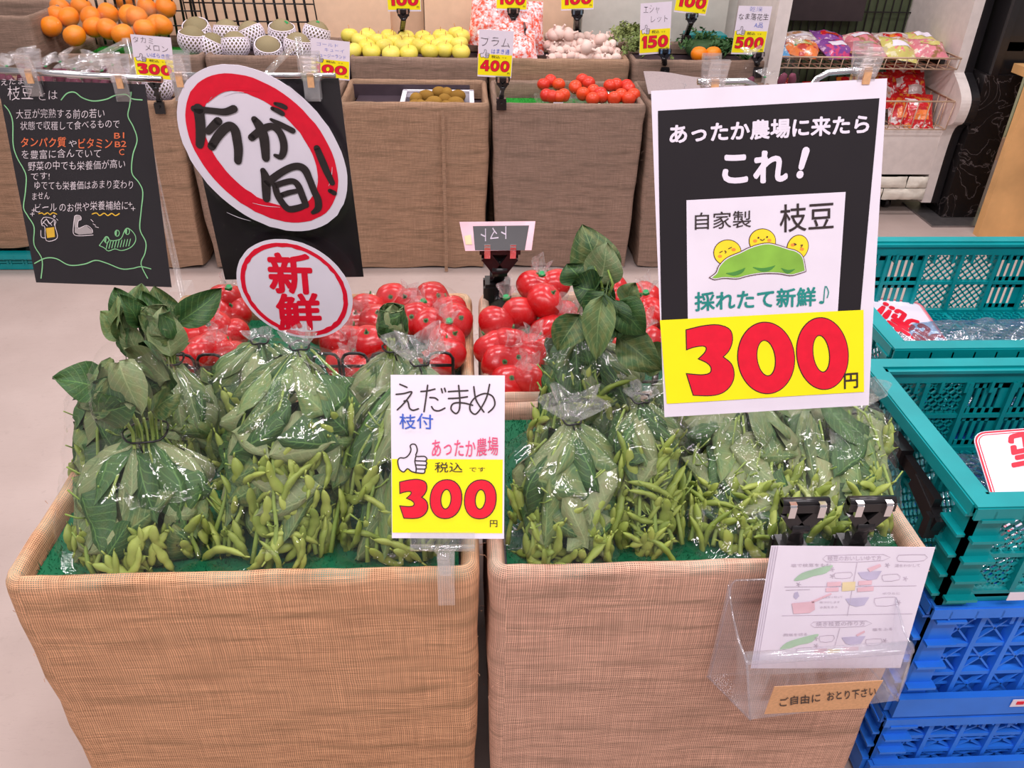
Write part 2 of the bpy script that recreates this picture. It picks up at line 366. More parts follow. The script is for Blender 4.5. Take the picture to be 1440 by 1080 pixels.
# ------------------------------------------------------------------ flat printing on sheets
class Plane:
    """sheet of paper: TL, TR, BL corners in the world; prints lie on its face"""
    def __init__(s, TL, TR, BL, bend=0):
        s.O = Vector(TL); U = Vector(TR)-s.O; V = s.O-Vector(BL); s.w = U.length; s.h = V.length
        s.U = U.normalized(); s.N = s.U.cross(V).normalized(); s.V = s.N.cross(s.U); s.bend = bend
        s.t = None
    def px(s, x, y):
        d = ray(x, y); P = cC+d*((s.O-cC).dot(s.N)/d.dot(s.N)); q = P-s.O; return (q.dot(s.U), q.dot(s.V))
    def fr(s, x, y): return (x*s.w, -y*s.h)
    def pt(s, u, v, layer=0):
        b = s.bend
        d = (b*math.sin(u*17+1.1)*math.exp(v*3.2)+b*.6*math.sin(v*11+u*4)) if b else 0
        return s.O+s.U*u+s.V*v+s.N*(d+layer*.00035)
def rect_sheet(mb, pl, q, layer, n=(1, 1), thick=0):
    """q: four (u,v) corners TL TR BR BL"""
    def P(a, b):
        u = (q[0][0]*(1-a)+q[1][0]*a)*(1-b)+(q[3][0]*(1-a)+q[2][0]*a)*b
        v = (q[0][1]*(1-a)+q[1][1]*a)*(1-b)+(q[3][1]*(1-a)+q[2][1]*a)*b
        return u, v
    mb.grid(lambda a, b: pl.pt(*P(a, 1-b), layer), n[0], n[1], smooth=bool(pl.bend))
    if thick:
        mb.grid(lambda a, b: pl.pt(*P(1-a, 1-b), layer)-pl.N*thick, n[0], n[1], smooth=bool(pl.bend))
        for (e0, e1) in (((0, 0), (1, 0)), ((1, 0), (1, 1)), ((1, 1), (0, 1)), ((0, 1), (0, 0))):
            k = n[0] if e0[1] == e1[1] else n[1]
            mb.grid(lambda a, b: pl.pt(*P(e0[0]+(e1[0]-e0[0])*a, e0[1]+(e1[1]-e0[1])*a), layer)-pl.N*thick*(1-b), k, 1, smooth=False)
def poly_on(mb, pl, loops, layer): mb.poly([[pl.pt(u, v, layer) for u, v in l] for l in loops], loops)
_sk = 0
def stroke_on(mb, pl, pts, wd, layer, n=5, round_=True):
    """brush stroke along plane points; wd a width or list of widths"""
    ws = wd if isinstance(wd, (list, tuple)) else [wd]*len(pts)
    global _sk
    _sk = (_sk+1) % 9; layer = layer+.05*_sk
    P = catmull([(p[0], p[1], q) for p, q in zip(pts, ws)], n)
    L = []; R = []
    for i, (x, y, q) in enumerate(P):
        a = P[max(i-1, 0)]; b = P[min(i+1, len(P)-1)]; dx, dy = b[0]-a[0], b[1]-a[1]; l = math.hypot(dx, dy) or 1
        nx, ny = -dy/l*q/2, dx/l*q/2; L.append((x+nx, y+ny)); R.append((x-nx, y-ny))
    b = mb.add([pl.pt(u, v, layer) for u, v in L]+[pl.pt(u, v, layer) for u, v in R]); m = len(L)
    for i in range(m-1): mb.face((b+i, b+m+i, b+m+i+1, b+i+1))
    if round_:
        for (x, y, q) in (P[0], P[-1]):
            c = mb.add([pl.pt(x+q/2*math.cos(2*PI*k/10), y+q/2*math.sin(2*PI*k/10), layer) for k in range(10)]); mb.face(range(c, c+10)); layer += .02
_tc = {}
def glyphs(body, bold=0):
    key = (body, bold)
    if key not in _tc:
        c = bpy.data.curves.new('lettering', 'FONT'); c.body = body; c.size = 1; c.offset = bold; c.resolution_u = 3
        o = bpy.data.objects.new('lettering', c); col.objects.link(o)
        dg = bpy.context.evaluated_depsgraph_get(); me = bpy.data.meshes.new_from_object(o.evaluated_get(dg))
        vs = [(v.co.x, v.co.y) for v in me.vertices]; fs = [tuple(p.vertices) for p in me.polygons]
        bpy.data.objects.remove(o); bpy.data.curves.remove(c); bpy.data.meshes.remove(me)
        x0 = min(v[0] for v in vs); x1 = max(v[0] for v in vs); y0 = min(v[1] for v in vs); y1 = max(v[1] for v in vs)
        _tc[key] = ([((x-x0)/(x1-x0), (y-y0)/(y1-y0)) for x, y in vs], fs)
    return _tc[key]
def text_on(mb, pl, body, a, b, top, layer, bold=0, wob=0, shear=0):
    """text whose bottom edge runs a->b (plane coords); top = plane point above a giving height; bold thickens by overprinting"""
    vs, fs = glyphs(body, min(bold, 0)); ax = Vector((b[0]-a[0], b[1]-a[1])); ay = Vector((top[0]-a[0], top[1]-a[1]))
    sh = [(0, 0)] if bold <= 0 else [(bold*ay.length*math.cos(PI*k/4), bold*ay.length*math.sin(PI*k/4)) for k in range(8)]+[(0, 0)]
    for si, (sx, sy) in enumerate(sh):
        out = []
        for x, y in vs:
            if wob: x, y = x+wob*.12*math.sin(y*5+x*23)/max(1, len(body)), y+wob*math.sin(x*9+len(body))+wob*.4*math.sin(x*31)
            p = Vector(a)+ax*x+ay*y+ax.normalized()*(shear*y*ay.length); out.append(pl.pt(p.x+sx, p.y+sy, layer+.07*si))
        k = mb.add(out)
        for f in fs: mb.face([k+i for i in f])
def tpx(mb, pl, body, x0, y0, x1, y1, h, layer=3, **kw): text_on(mb, pl, body, pl.px(x0, y0), pl.px(x1, y1), pl.px(x0, y0-h), layer, **kw)
def tfr(mb, pl, body, x0, y0, x1, h, layer=3, y1=None, **kw): text_on(mb, pl, body, pl.fr(x0, y0), pl.fr(x1, y1 if y1 is not None else y0), pl.fr(x0, y0-h), layer, **kw)
# fat price numerals in a unit box, (0,0) lower left, 1 high
def ell(cx, cy, rx, ry, sh=0, n=28, p=1.0):
    out = []
    for k in range(n):
        a = 2*PI*k/n; c, s_ = math.cos(a), math.sin(a)
        out.append((cx+rx*math.copysign(abs(c)**p, c)+sh*ry*math.copysign(abs(s_)**p, s_), cy+ry*math.copysign(abs(s_)**p, s_)))
    return out
def sm(pts, corners, n=4):
    """smooth closed loop, keeping listed corner indices sharp"""
    N = len(pts); out = []
    for i in range(N):
        p1, p2 = pts[i], pts[(i+1) % N]; p0 = p1 if i in corners else pts[i-1]; p3 = p2 if (i+1) % N in corners else pts[(i+2) % N]
        for q in range(n):
            t = q/n; out.append(tuple(.5*((2*b)+(-a+c)*t+(2*a-5*b+4*c-d)*t*t+(-a+3*b-3*c+d)*t**3) for a, b, c, d in zip(p0, p1, p2, p3)))
    return out
_three = [((x-206)/364, (912-y)/364) for x, y in [(204, 573), (290, 553), (370, 548), (430, 572), (443, 625), (425, 678), (392, 713), (438, 752), (451, 810), (432, 862), (390, 898), (330, 912), (240, 910), (206, 802), (285, 808), (328, 797), (334, 768), (312, 742), (270, 722), (302, 690), (309, 664), (288, 653), (240, 660), (206, 672)]]
DIG = {'3': (.68, [sm(_three, {0, 6, 12, 13, 18, 23})]),
       '0': (.8, [ell(.40, .5, .385, .5, .05, p=.92), ell(.40, .5, .14, .27, .06)[::-1]]),
       '1': (.42, [[(.12, 0), (.36, 0), (.36, 1), (.14, 1), (.0, .82), (.0, .66), (.12, .70)]]),
       '4': (.78, [[(.42, 0), (.66, 0), (.66, .2), (.76, .2), (.76, .42), (.66, .42), (.66, 1), (.4, 1), (0, .42), (0, .2), (.42, .2)], [(.22, .42), (.42, .42), (.42, .72)][::-1]]),
       '5': (.7, [sm([(.08, 1), (.64, 1), (.64, .8), (.28, .8), (.27, .68), (.44, .68), (.62, .56), (.68, .34), (.6, .12), (.38, 0), (.14, .0), (.0, .05), (.0, .26), (.2, .2), (.36, .22), (.42, .34), (.36, .46), (.2, .48), (.04, .43)], {0, 1, 2, 3, 4, 11, 12, 18})])}
def offset_loop(l, d):
    N = len(l); A = sum(l[i][0]*l[(i+1) % N][1]-l[(i+1) % N][0]*l[i][1] for i in range(N)); sg = 1 if A > 0 else -1; out = []
    for i in range(N):
        a, b, c = l[i-1], l[i], l[(i+1) % N]
        def nn(p, q): dx, dy = q[0]-p[0], q[1]-p[1]; L = math.hypot(dx, dy) or 1; return (dy/L*sg, -dx/L*sg)
        n1, n2 = nn(a, b), nn(b, c); m = (n1[0]+n2[0], n1[1]+n2[1]); L = math.hypot(*m)
        if L < 1e-6: out.append(b); continue
        k = d/max(.45, L/2); out.append((b[0]+m[0]/L*k, b[1]+m[1]/L*k))
    return out
def price_on(red, blk, pl, txt, a, b, top, layer=3, ow=.025, gap=.06):
    tot = sum(DIG[c][0] for c in txt)+gap*(len(txt)-1); ax = Vector((b[0]-a[0], b[1]-a[1]))/tot; ay = Vector((top[0]-a[0], top[1]-a[1])); x = 0
    for c in txt:
        wd, loops = DIG[c]
        T = lambda p: tuple(Vector(a)+ax*(x+p[0])+ay*p[1])
        poly_on(red, pl, [[T(p) for p in l] for l in loops], layer+1)
        gl = [[T(p) for p in offset_loop(l, ow if i == 0 else -ow)] for i, l in enumerate(loops)]
        poly_on(blk, pl, gl, layer); x += wd+gap
# ------------------------------------------------------------------ the setting
m = MB(); m.grid(lambda a, b: (-3.2+a*7.2, -1.6+b*6.4, 0), 8, 8); m.box((.4, 1.6, -.06), (7.2, 6.4, .1)); struct('floor', m, 'floor_concrete')
m = MB(); m.box((-.9, 3.93, 1.4), (4.6, .06, 2.8)); m.box((2.55, 4.42, 1.4), (3.0, .06, 2.8)); struct('wall_back', m, 'wall_grey')
m = MB(); m.box((2.66, 4.385, .75), (2.3, .012, 1.5)); wb = struct('wall_right', m, 'beadboard')
pk = MB(); pk.box((0, 0, 0), (.079, .02, 1.5)); pkm = pk.mesh('plank', ['beadboard'])
for i in range(26): link('plank', pkm, wb, loc=(1.56+i*.085, 4.37, .75))
m = MB(); m.box((2.7, 4.33, .06), (2.2, .03, .12)); struct('baseboard_right', m, 'board_beige_dark')
# cardboard-like display boards leaning behind the back shelf
def board(x0, x1, Y, mat, lab, h=.62, lean=.03):
    m = MB()
    m.grid(lambda a, b: (x0+(x1-x0)*a, Y+lean*b, .58+h*b), 2, 2); m.box(((x0+x1)/2, Y+lean/2+.011, .58+h/2), (x1-x0, .02, h), Matrix.Rotation(-math.atan2(lean, h), 3, 'X'))
    tag(struct('display_board', m, mat), lab, 'board')['kind'] = 'thing'
board(-1.6, -.31, 3.76, 'board_beige', 'wide beige board standing behind the melons and oranges')
board(-.31, -.17, 3.78, 'board_beige_dark', 'narrow darker beige board behind the yellow apples price card')
board(-.165, .13, 3.74, 'board_beige', 'beige board behind the right half of the yellow apples')
board(.145, .47, 3.765, 'board_beige', 'beige board behind the speckled red packs')
m = MB(); m.grid(lambda a, b: (.5+a*.62, 3.72+.02*math.sin(a*9), .6+.6*b), 12, 1); m.box((.81, 3.745, .9), (.62, .008, .6))
tag(link('backing_sheet', m.mesh('backing_sheet', ['wall_grey'])), 'pale grey green backing sheet behind the garlic and leafy greens', 'sheet')
m = MB(); m.box((1.19, 3.5, .85), (.05, .5, .9)); tag(link('partition_post', m.mesh('partition_post', ['cabinet_white'])), 'slim pale upright panel between the back shelf and the snack cabinet', 'panel')

# ------------------------------------------------------------------ burlap covered boxes
def burlap_box(lab, x0, x1, y0, y1, zr, mat, zfloor=None, zb=.004, taper=.012, sag=.006, group='burlap covered display boxes', seed=0, hem=None, rim=.018):
    zf = zfloor if zfloor is not None else zr-.04
    cx, cy = (x0+x1)/2, (y0+y1)/2; W2, D2 = (x1-x0)/2, (y1-y0)/2; R = .022
    peri = []
    def side(ax, ay, bx, by, nx, ny, k):
        L = math.hypot(bx-ax, by-ay)
        for i in range(k): peri.append((ax+(bx-ax)*i/k, ay+(by-ay)*i/k, nx, ny))
    def arc(px, py, a0):
        for i in range(5): a = a0+PI/2*i/5; peri.append((px+R*math.cos(a), py+R*math.sin(a), math.cos(a), math.sin(a)))
    side(-W2+R, -D2, W2-R, -D2, 0, -1, 26); arc(W2-R, -D2+R, -PI/2); side(W2, -D2+R, W2, D2-R, 1, 0, 16); arc(W2-R, D2-R, 0)
    side(W2-R, D2, -W2+R, D2, 0, 1, 26); arc(-W2+R, D2-R, PI/2); side(-W2, D2-R, -W2, -D2+R, -1, 0, 16); arc(-W2+R, -D2+R, PI)
    acc = [0]
    for i in range(len(peri)): a = peri[i]; b = peri[(i+1) % len(peri)]; acc.append(acc[-1]+math.hypot(b[0]-a[0], b[1]-a[1]))
    prof = [(-rim*1.2, zf), (-rim*1.15, zr-.012), (-rim, zr-.003), (-rim*.6, zr+.003), (-rim*.25, zr+.001), (0, zr-.008), (.001, zr-.02)]
    H = zr-.02-zb
    for k in range(1, 13): t = k/12; prof.append((-taper*t+sag*math.sin(PI*t)*.5, zr-.02-H*t))
    pv = [0]
    for i in range(1, len(prof)): pv.append(pv[-1]+math.hypot(prof[i][0]-prof[i-1][0], prof[i][1]-prof[i-1][1]))
    N = len(peri); M_ = len(prof); mb = MB()
    for j, (o, z) in enumerate(prof):
        for i, (px, py, nx, ny) in enumerate(peri):
            x = cx+px+nx*o; y = cy+py+ny*o
            k = 0 if j < 2 else (.35 if j < 7 else 1)
            d = k*(.006*nz(x*3, y*3+seed, z*6)+.003*nz(x*14, y*14+seed, z*9)+.0025*nz(x*2+seed, y*2, z*40))
            if 2 <= j <= 6: z2 = z+.003*nz(x*11, y*11+seed, 3)+.0015*nz(x*60, y*60, seed)
            else: z2 = z
            if j == M_-1 and hem: z2 += hem*abs(nz(x*5, y*5, seed))
            mb.add([(x+nx*d, y+ny*d, z2)])
    for j in range(M_-1):
        for i in range(N):
            i2 = (i+1) % N
            mb.face((j*N+i, (j+1)*N+i, (j+1)*N+i2, j*N+i2), True, [(acc[i], pv[j]), (acc[i], pv[j+1]), (acc[i+1], pv[j+1]), (acc[i+1], pv[j])])
    t = thing('burlap_box', lab, 'display box', (cx, cy, 0), group)
    W(t, 'burlap_cover', mb, mat)
    b = MB(); b.box((cx, cy, zf-.03), (2*W2-.03, 2*D2-.03, .05)); W(t, 'crate_floor', b, 'dark_liner')
    # loose fibres along the rim
    rnd = random.Random(seed); fb = MB()
    for _ in range(70):
        i = rnd.randrange(N); px, py, nx, ny = peri[i]; zz = zr-rnd.uniform(0, .3)**1; p = Vector((cx+px+nx*.002, cy+py+ny*.002, min(zz, zr)))
        q = p+Vector((nx*.004+rnd.uniform(-.006, .006), ny*.004, rnd.uniform(-.008, .008))); fb.tube([p, (p+q)/2+Vector((nx*.002, ny*.002, .002)), q], .0003, 3, False)
    W(t, 'loose_fibres', fb, mat, kind='stuff')
    return t
ZR = .642
XL, XM, XR = -.545, .0163, .576
Y1, Y2, Y3 = .6948, 1.066, 1.44
burlap_box('burlap covered box holding soybean bags, front row, left', XL, XM-.006, Y1, Y2-.004, ZR, 'burlap_orange', ZR-.024, seed=1, group=None)
burlap_box('burlap covered box with the leaflet holder on its front, front row, right', XM+.006, XR, Y1, Y2-.004, ZR, 'burlap_pink', ZR-.024, seed=2, group=None)
burlap_box('burlap covered box of bagged tomatoes behind the round signs', XL, XM-.006, Y2+.004, Y3, ZR, 'burlap_orange', ZR-.05, seed=3, group=None)
burlap_box('burlap covered box of bagged tomatoes behind the big price poster', XM+.006, XR, Y2+.004, Y3, ZR, 'burlap_pink', ZR-.05, seed=4, group=None)
BX = [-2.06, -1.52, -.98, -.4424, .091, .6456, 1.19]
BY, BY2, BZ = 2.913, 3.275, .632
nm = ['burlap covered box of small tied bags behind the black handwritten board', 'burlap covered box behind the round signs, lower back row', 'burlap covered box with the kiwi tray, lower back row', 'burlap covered box of plums with green turf', 'burlap covered box with the grey mesh sheet, right end of lower back row']
bx_mats = ['burlap_tan', 'burlap_grey', 'burlap_tan', 'burlap_grey', 'burlap_grey']
for i in range(5):
    burlap_box(nm[i], BX[i+1]+.006, BX[i+2]-.006, BY, BY2, BZ, bx_mats[i], BZ-.065, seed=10+i, hem=.03, group=None, taper=.02)
nm2 = ['burlap covered tray of bagged oranges, upper back row', 'burlap covered tray of netted melons, upper back row', 'burlap covered tray of yellow apples, upper back row', 'burlap covered tray of garlic and speckled packs, upper back row', 'burlap covered tray of leafy greens and pumpkin, upper back row']
TY, TY2, TZ = 3.292, 3.69, .705
for i in range(5):
    burlap_box(nm2[i], BX[i+1]+.006, BX[i+2]-.006, TY, TY2, TZ, ['burlap_grey', 'burlap_grey', 'burlap_grey', 'burlap_tan', 'burlap_grey'][i], TZ-.045, seed=20+i, group=None, taper=0, sag=.002)
burlap_box('tall burlap covered crate at the top left corner', -2.1, -1.58, 3.3, 3.7, .83, 'burlap_grey', .76, seed=30, group=None)
# torn edge strip on the kiwi box front
mb = MB()
mb.grid(lambda a, b: (-.083+.012*a+.004*nz(b*30, 2)+.002*nz(b*110, 5), 2.896+.003*a-.002*math.sin(a*3), .615-.61*b), 3, 60, uvs=lambda a, b: (a*.02, b*.6))
tag(link('burlap_selvedge', mb.mesh('burlap_selvedge', ['burlap_tan'])), 'frayed burlap edge hanging down the front of the kiwi box', 'cloth')

# turf mats
def turf(lab, x0, x1, y0, y1, z, mat, n, areas=None, seed=0, dark=False):
    t = thing('turf_mat', lab, 'mat', ((x0+x1)/2, (y0+y1)/2, z))
    m = MB(); m.box(((x0+x1)/2, (y0+y1)/2, z+.002), (x1-x0, y1-y0, .004)); W(t, 'backing', m, mat)
    rnd = random.Random(seed); g = MB()
    for _ in range(n):
        x = rnd.uniform(x0, x1); y = rnd.uniform(y0, y1); a = rnd.uniform(0, 2*PI); h = rnd.uniform(.006, .011); d = Vector((math.cos(a), math.sin(a), 0))
        b = g.add([(x, y, z+.003), (x+d.x*.0016, y+d.y*.0016, z+.003), (x+rnd.uniform(-.005, .005), y+rnd.uniform(-.005, .005), z+h)]); g.face((b, b+1, b+2))
    W(t, 'turf_pile', g, mat, kind='stuff')
turf('green artificial turf under the soybean bags, left box', XL+.025, XM-.03, Y1+.025, Y2-.03, ZR-.023, 'turf', 9000, seed=1)
turf('green artificial turf under the soybean bags, right box', XM+.03, XR-.025, Y1+.025, Y2-.03, ZR-.023, 'turf', 9000, seed=2)
turf('green artificial turf under the bagged tomatoes, left box', XL+.03, XM-.03, Y2+.03, Y3-.025, ZR-.049, 'turf', 5000, seed=3)
turf('green artificial turf under the bagged tomatoes, right box', XM+.03, XR-.03, Y2+.03, Y3-.025, ZR-.049, 'turf', 5000, seed=4)
turf('bright green turf mat under the plum packs', BX[4]+.035, BX[5]-.035, BY+.03, BY2-.03, BZ-.063, 'turf_green', 5000, seed=5)
turf('bright green turf mat under the bagged oranges', BX[1]+.035, BX[2]-.035, TY+.03, TY2-.03, TZ-.043, 'turf_green', 5000, seed=6)

# ------------------------------------------------------------------ folding crates
def clip_seg(x0, y0, x1, y1, w_, h_):
    t0, t1 = 0, 1; dx, dy = x1-x0, y1-y0
    for p, q in ((-dx, x0), (dx, w_-x0), (-dy, y0), (dy, h_-y0)):
        if p == 0:
            if q < 0: return None
        else:
            r = q/p
            if p < 0: t0 = max(t0, r)
            else: t1 = min(t1, r)
    return None if t0 >= t1 else (x0+dx*t0, y0+dy*t0, x0+dx*t1, y0+dy*t1)
def lattice(mb, O, U, V, wd, ht, step, bw, th, N):
    """diamond lattice clipped to a cell"""
    k = -ht
    while k < wd+ht:
        for sgn in (1, -1):
            s_ = clip_seg(k, 0, k+ht, ht, wd, ht) if sgn == 1 else clip_seg(k, ht, k+ht, 0, wd, ht)
            if s_: mb.bar(O+U*s_[0]+V*s_[1], O+U*s_[2]+V*s_[3], th, bw, up=N)
        k += step
def wall_panel(O, U, V, N, wd, ht, cells, rows, style, slots=()):
    """ribbed crate wall: frame bars, cells filled with lattice / X / slots"""
    mb = MB(); t = .012
    def B(u0, v0, u1, v1, d=t, off=0):
        c = O+U*((u0+u1)/2)+V*((v0+v1)/2)+N*off; M = Matrix((U, V, N)).transposed(); mb.box(c, (u1-u0, v1-v0, d), M)
    B(0, 0, wd, .022); B(0, ht-.03, wd, ht); B(0, 0, .018, ht); B(wd-.018, 0, wd, ht)
    B(0, ht-.006, wd, ht, .03)
    cw = (wd-.036)/cells; ch = (ht-.052)/rows
    for r in range(rows):
        v0 = .022+r*ch
        if r: B(.018, v0-.004, wd-.018, v0+.004)
        for c in range(cells):
            u0 = .018+c*cw
            if r == 0 and c: B(u0-.004, .022, u0+.004, ht-.03, t*1.4)
            o2 = O+U*(u0+.004)+V*(v0+.004)
            if c in slots:
                for q in range(5):
                    uu = u0+.004+(cw-.008)*q/5; B(uu, v0+.004, uu+(cw-.008)/5*(.52 if q < 4 else 1), v0+ch-.004, .003)
                B(u0, v0, u0+cw, v0+.014, .003); B(u0, v0+ch-.014, u0+cw, v0+ch, .003)
            elif style == 'x':
                mb.bar(o2, o2+U*(cw-.008)+V*(ch-.008), .003, .006, up=N); mb.bar(o2+V*(ch-.008), o2+U*(cw-.008), .003, .006, up=N)
                mb.bar(o2+V*(ch/2), o2+U*(cw-.008)+V*(ch/2), .003, .004, up=N)
            else: lattice(mb, o2, U, V, cw-.008, ch-.008, .017, .0035, .003, N)
    # rows of small notches under the rim
    k = .03
    while k < wd-.03: B(k, ht-.05, k+.006, ht-.028, t*1.3); k += .045
    return mb
def crate(lab, x0, x1, y0, y1, z0, z1, mat, style='lattice', cells=7, rows=2, group=None, latch=False, floor=True, slots=(0, 1, 5, 6), cells2=4):
    t = thing('folding_crate', lab, 'crate', ((x0+x1)/2, (y0+y1)/2, z0), group)
    ht = z1-z0; X, Y, Z = Vector((1, 0, 0)), Vector((0, 1, 0)), Vector((0, 0, 1))
    i = .012
    W(t, 'side_panel', wall_panel(Vector((x0+i, y0+i, z0)), X, Z, -Y, x1-x0-2*i, ht, cells, rows, style, slots), mat)
    W(t, 'side_panel', wall_panel(Vector((x0+i, y1-i, z0)), X, Z, -Y, x1-x0-2*i, ht, cells, rows, style, slots), mat)
    W(t, 'end_panel', wall_panel(Vector((x0+i, y0+i, z0)), Y, Z, -X, y1-y0-2*i, ht, cells2, rows, style, ()), mat)
    W(t, 'end_panel', wall_panel(Vector((x1-i, y0+i, z0)), Y, Z, -X, y1-y0-2*i, ht, cells2, rows, style, ()), mat)
    m = MB(); zt = z1                                        # flanged rim
    for (a, b, c, d) in ((x0-.008, x1+.008, y0-.008, y0+.018), (x0-.008, x1+.008, y1-.018, y1+.008), (x0-.008, x0+.018, y0+.018, y1-.018), (x1-.018, x1+.008, y0+.018, y1-.018)):
        m.box(((a+b)/2, (c+d)/2, zt+.002), (b-a, d-c, .005))
    for (a, b, c, d) in ((x0-.008, x1+.008, y0-.010, y0-.006), (x0-.008, x1+.008, y1+.006, y1+.010), (x0-.010, x0-.006, y0, y1), (x1+.006, x1+.010, y0, y1)):
        m.box(((a+b)/2, (c+d)/2, zt-.008), (b-a, d-c, .02))
    n = int((x1-x0)/.04)
    for k in range(n):
        xx = x0+.02+k*.04
        for yy in (y0-.002, y1+.002): m.box((xx, yy, zt-.012), (.003, .016, .018))
    W(t, 'rim', m, mat)
    for (cx_, cy_) in ((x0, y0), (x1, y0), (x0, y1), (x1, y1)):
        m = MB(); sx = 1 if cx_ == x0 else -1; sy = 1 if cy_ == y0 else -1
        m.box((cx_+sx*.004, cy_+sy*.022, (z0+z1)/2), (.008, .044, ht)); m.box((cx_+sx*.022, cy_+sy*.004, (z0+z1)/2), (.044, .008, ht))
        for k in range(5):
            zz = z0+ht*(k+.5)/5; m.box((cx_+sx*.026, cy_-sy*.004, zz), (.046, .016, .005)); m.box((cx_-sx*.004, cy_+sy*.026, zz), (.016, .046, .005))
        W(t, 'corner_post', m, mat)
    m = MB(); m.box(((x0+x1)/2, (y0+y1)/2, z0+.004), (x1-x0-.02, y1-y0-.02, .002)) if not floor else None
    if floor:
        Lx, Ly = x1-x0-.02, y1-y0-.02; O = Vector((x0+.01, y0+.01, z0+.012))
        lattice(m, O, X, Y, Lx, Ly, .024, .005, .004, Z)
        for k in range(5): m.box((x0+.01+Lx*k/4, (y0+y1)/2, z0+.012), (.008, Ly, .006))
        for k in range(4): m.box(((x0+x1)/2, y0+.01+Ly*k/3, z0+.012), (Lx, .008, .006))
    W(t, 'crate_base', m, mat)
    if latch:
        m = MB(); xx = x0-.014; ym = (y0+y1)/2
        m.bar((xx, y0+.06, z1-.05), (xx, y1-.07, z1-.04), .012, .02); m.bar((xx, y0+.04, z1-.075), (xx, y0+.12, z1-.052), .016, .026)
        m.bar((xx-.004, y0+.05, z1-.10), (xx-.004, y0+.05, z1-.06), .014, .022); m.box((xx-.003, ym, z1-.045), (.02, .05, .034)); m.box((xx-.003, y1-.07, z1-.04), (.02, .03, .03))
        m.bar((xx, y0+.16, z1-.066), (xx, y1-.09, z1-.055), .006, .006)
        W(t, 'latch', m, 'black_plastic', label='black plastic latch on the crate side')
    return t
CX0, CX1 = .685, 1.215
crate('turquoise folding crate with black latch, top of the stack beside the soybean boxes', CX0, CX1, .80, 1.165, .447, .64, 'crate_teal', latch=True, cells=6, slots=(2, 3, 4, 5))
def blue_crate(lab, z0, z1):
    t = crate(lab, CX0+.004, CX1-.004, .804, 1.161, z0, z1, 'crate_blue', style='x', cells=8, rows=3, slots=(), floor=False, cells2=5)
    m = MB(); m.box(((CX0+CX1)/2, .797, z0+.03), (CX1-CX0, .012, .045)); m.box((CX0-.002, .98, z0+.03), (.012, .35, .045)); W(t, 'lower_band', m, 'crate_blue')
    return t
bc = blue_crate('blue folding crate with a small sticker, directly under the turquoise crate', .185, .441)
blue_crate('blue folding crate at the bottom of the stack, half out of frame', .004, .179)
m = MB(); m.box((.90, .7895, .222), (.05, .001, .018)); W(bc, 'sticker', m, 'paper', label='small white sticker with red marks')
m = MB(); m.box((.889, .7885, .223), (.012, .001, .007)); m.box((.903, .7885, .223), (.012, .001, .007)); m.box((.917, .7885, .223), (.006, .001, .006)); W(bc, 'sticker_mark', m, 'red_ink')
m = MB(); m.box((.79, .788, .475), (.026, .001, .016)); tag(link('crate_sticker', m.mesh('s', ['paper'])), 'tiny blank white sticker low on the turquoise crate front', 'sticker')
crate('turquoise folding crate standing open on the stack behind, with a plastic bag inside', .76, 1.52, 1.215, 1.70, .447, .64, 'crate_teal', cells=8, slots=(0, 1, 2, 5), cells2=5)
for k, (z0, z1, lb) in enumerate(((.225, .441, 'blue folding crate under the rear turquoise crate'), (.004, .219, 'lowest blue folding crate of the rear stack'))):
    crate(lb, .764, 1.516, 1.219, 1.696, z0, z1, 'crate_blue', style='x', cells=9, rows=3, slots=(), floor=False, cells2=5)

# teal crate peeking out under the far left box
burlap_box('burlap covered box at the far left edge of the lower back row', BX[0]+.006, BX[1]-.006, BY, BY2, BZ, 'burlap_tan', BZ-.065, seed=40, hem=.05, zb=.085, group=None, taper=.03)
crate('teal crate foot peeking out from under the far left burlap box', -2.03, -1.56, 2.925, 3.25, .004, .07, 'crate_teal', cells=6, rows=2, slots=(), floor=False, cells2=4)

# ------------------------------------------------------------------ snack cabinet
t = thing('snack_cabinet', 'white open snack cabinet with wire baskets and stone textured plinth', 'cabinet', (1.72, 3.7, 0))
m = MB(); prof = [(3.50, .06), (3.50, .37), (3.44, .44), (3.43, .52), (3.47, .57), (3.55, .62), (3.56, 1.5), (4.1, 1.5), (4.1, .06)]
def extr(mb, prof, x0, x1):
    P = catmull([(p[0], p[1]) for p in prof[:6]], 5)+prof[6:]
    b = mb.add([(x0, y, z) for y, z in P]); c = mb.add([(x1, y, z) for y, z in P]); n = len(P)
    for i in range(n): j = (i+1) % n; mb.face((b+i, b+j, c+j, c+i))
    tri = tessellate_polygon([[Vector((y, z, 0)) for y, z in P]])
    for q in tri: mb.face([b+i for i in q]); mb.face([c+i for i in q][::-1])
extr(m, prof, 2.085, 2.13); W(t, 'end_panel', m, 'cabinet_white')
m = MB(); extr(m, [(y-.004 if y < 3.6 else y, z) for y, z in prof], 2.132, 2.165); W(t, 'side_bumper', m, 'black_plastic', label='black rounded bumper along the cabinet end')
m = MB(); m.box((1.665, 3.53, .29), (.85, .05, .2)); W(t, 'front_panel', m, 'cabinet_white')
rnd = random.Random(5)
for r in range(2):
    for c in range(4):
        m = MB(); x0 = 1.25+c*.23+(.1 if r else 0)-.05; z0 = .075+r*.055
        x1 = min(x0+.226, 2.085)
        m.grid(lambda a, b: (x0+(x1-x0)*a, 3.497-.012*math.sin(PI*min(1, max(0, a)))**.3*math.sin(PI*b)**.3-.006*nz((x0+a*.3)*30, (z0+b*.05)*40), z0+.052*b), 12, 5)
        W(t, 'stone_block', m, 'stone_white')
m = MB(); m.box((1.665, 3.8, .1), (.85, .5, .08)); m.box((1.665, 4.08, .8), (.85, .03, 1.4)); W(t, 'back_panel', m, 'green_back')
m = MB()
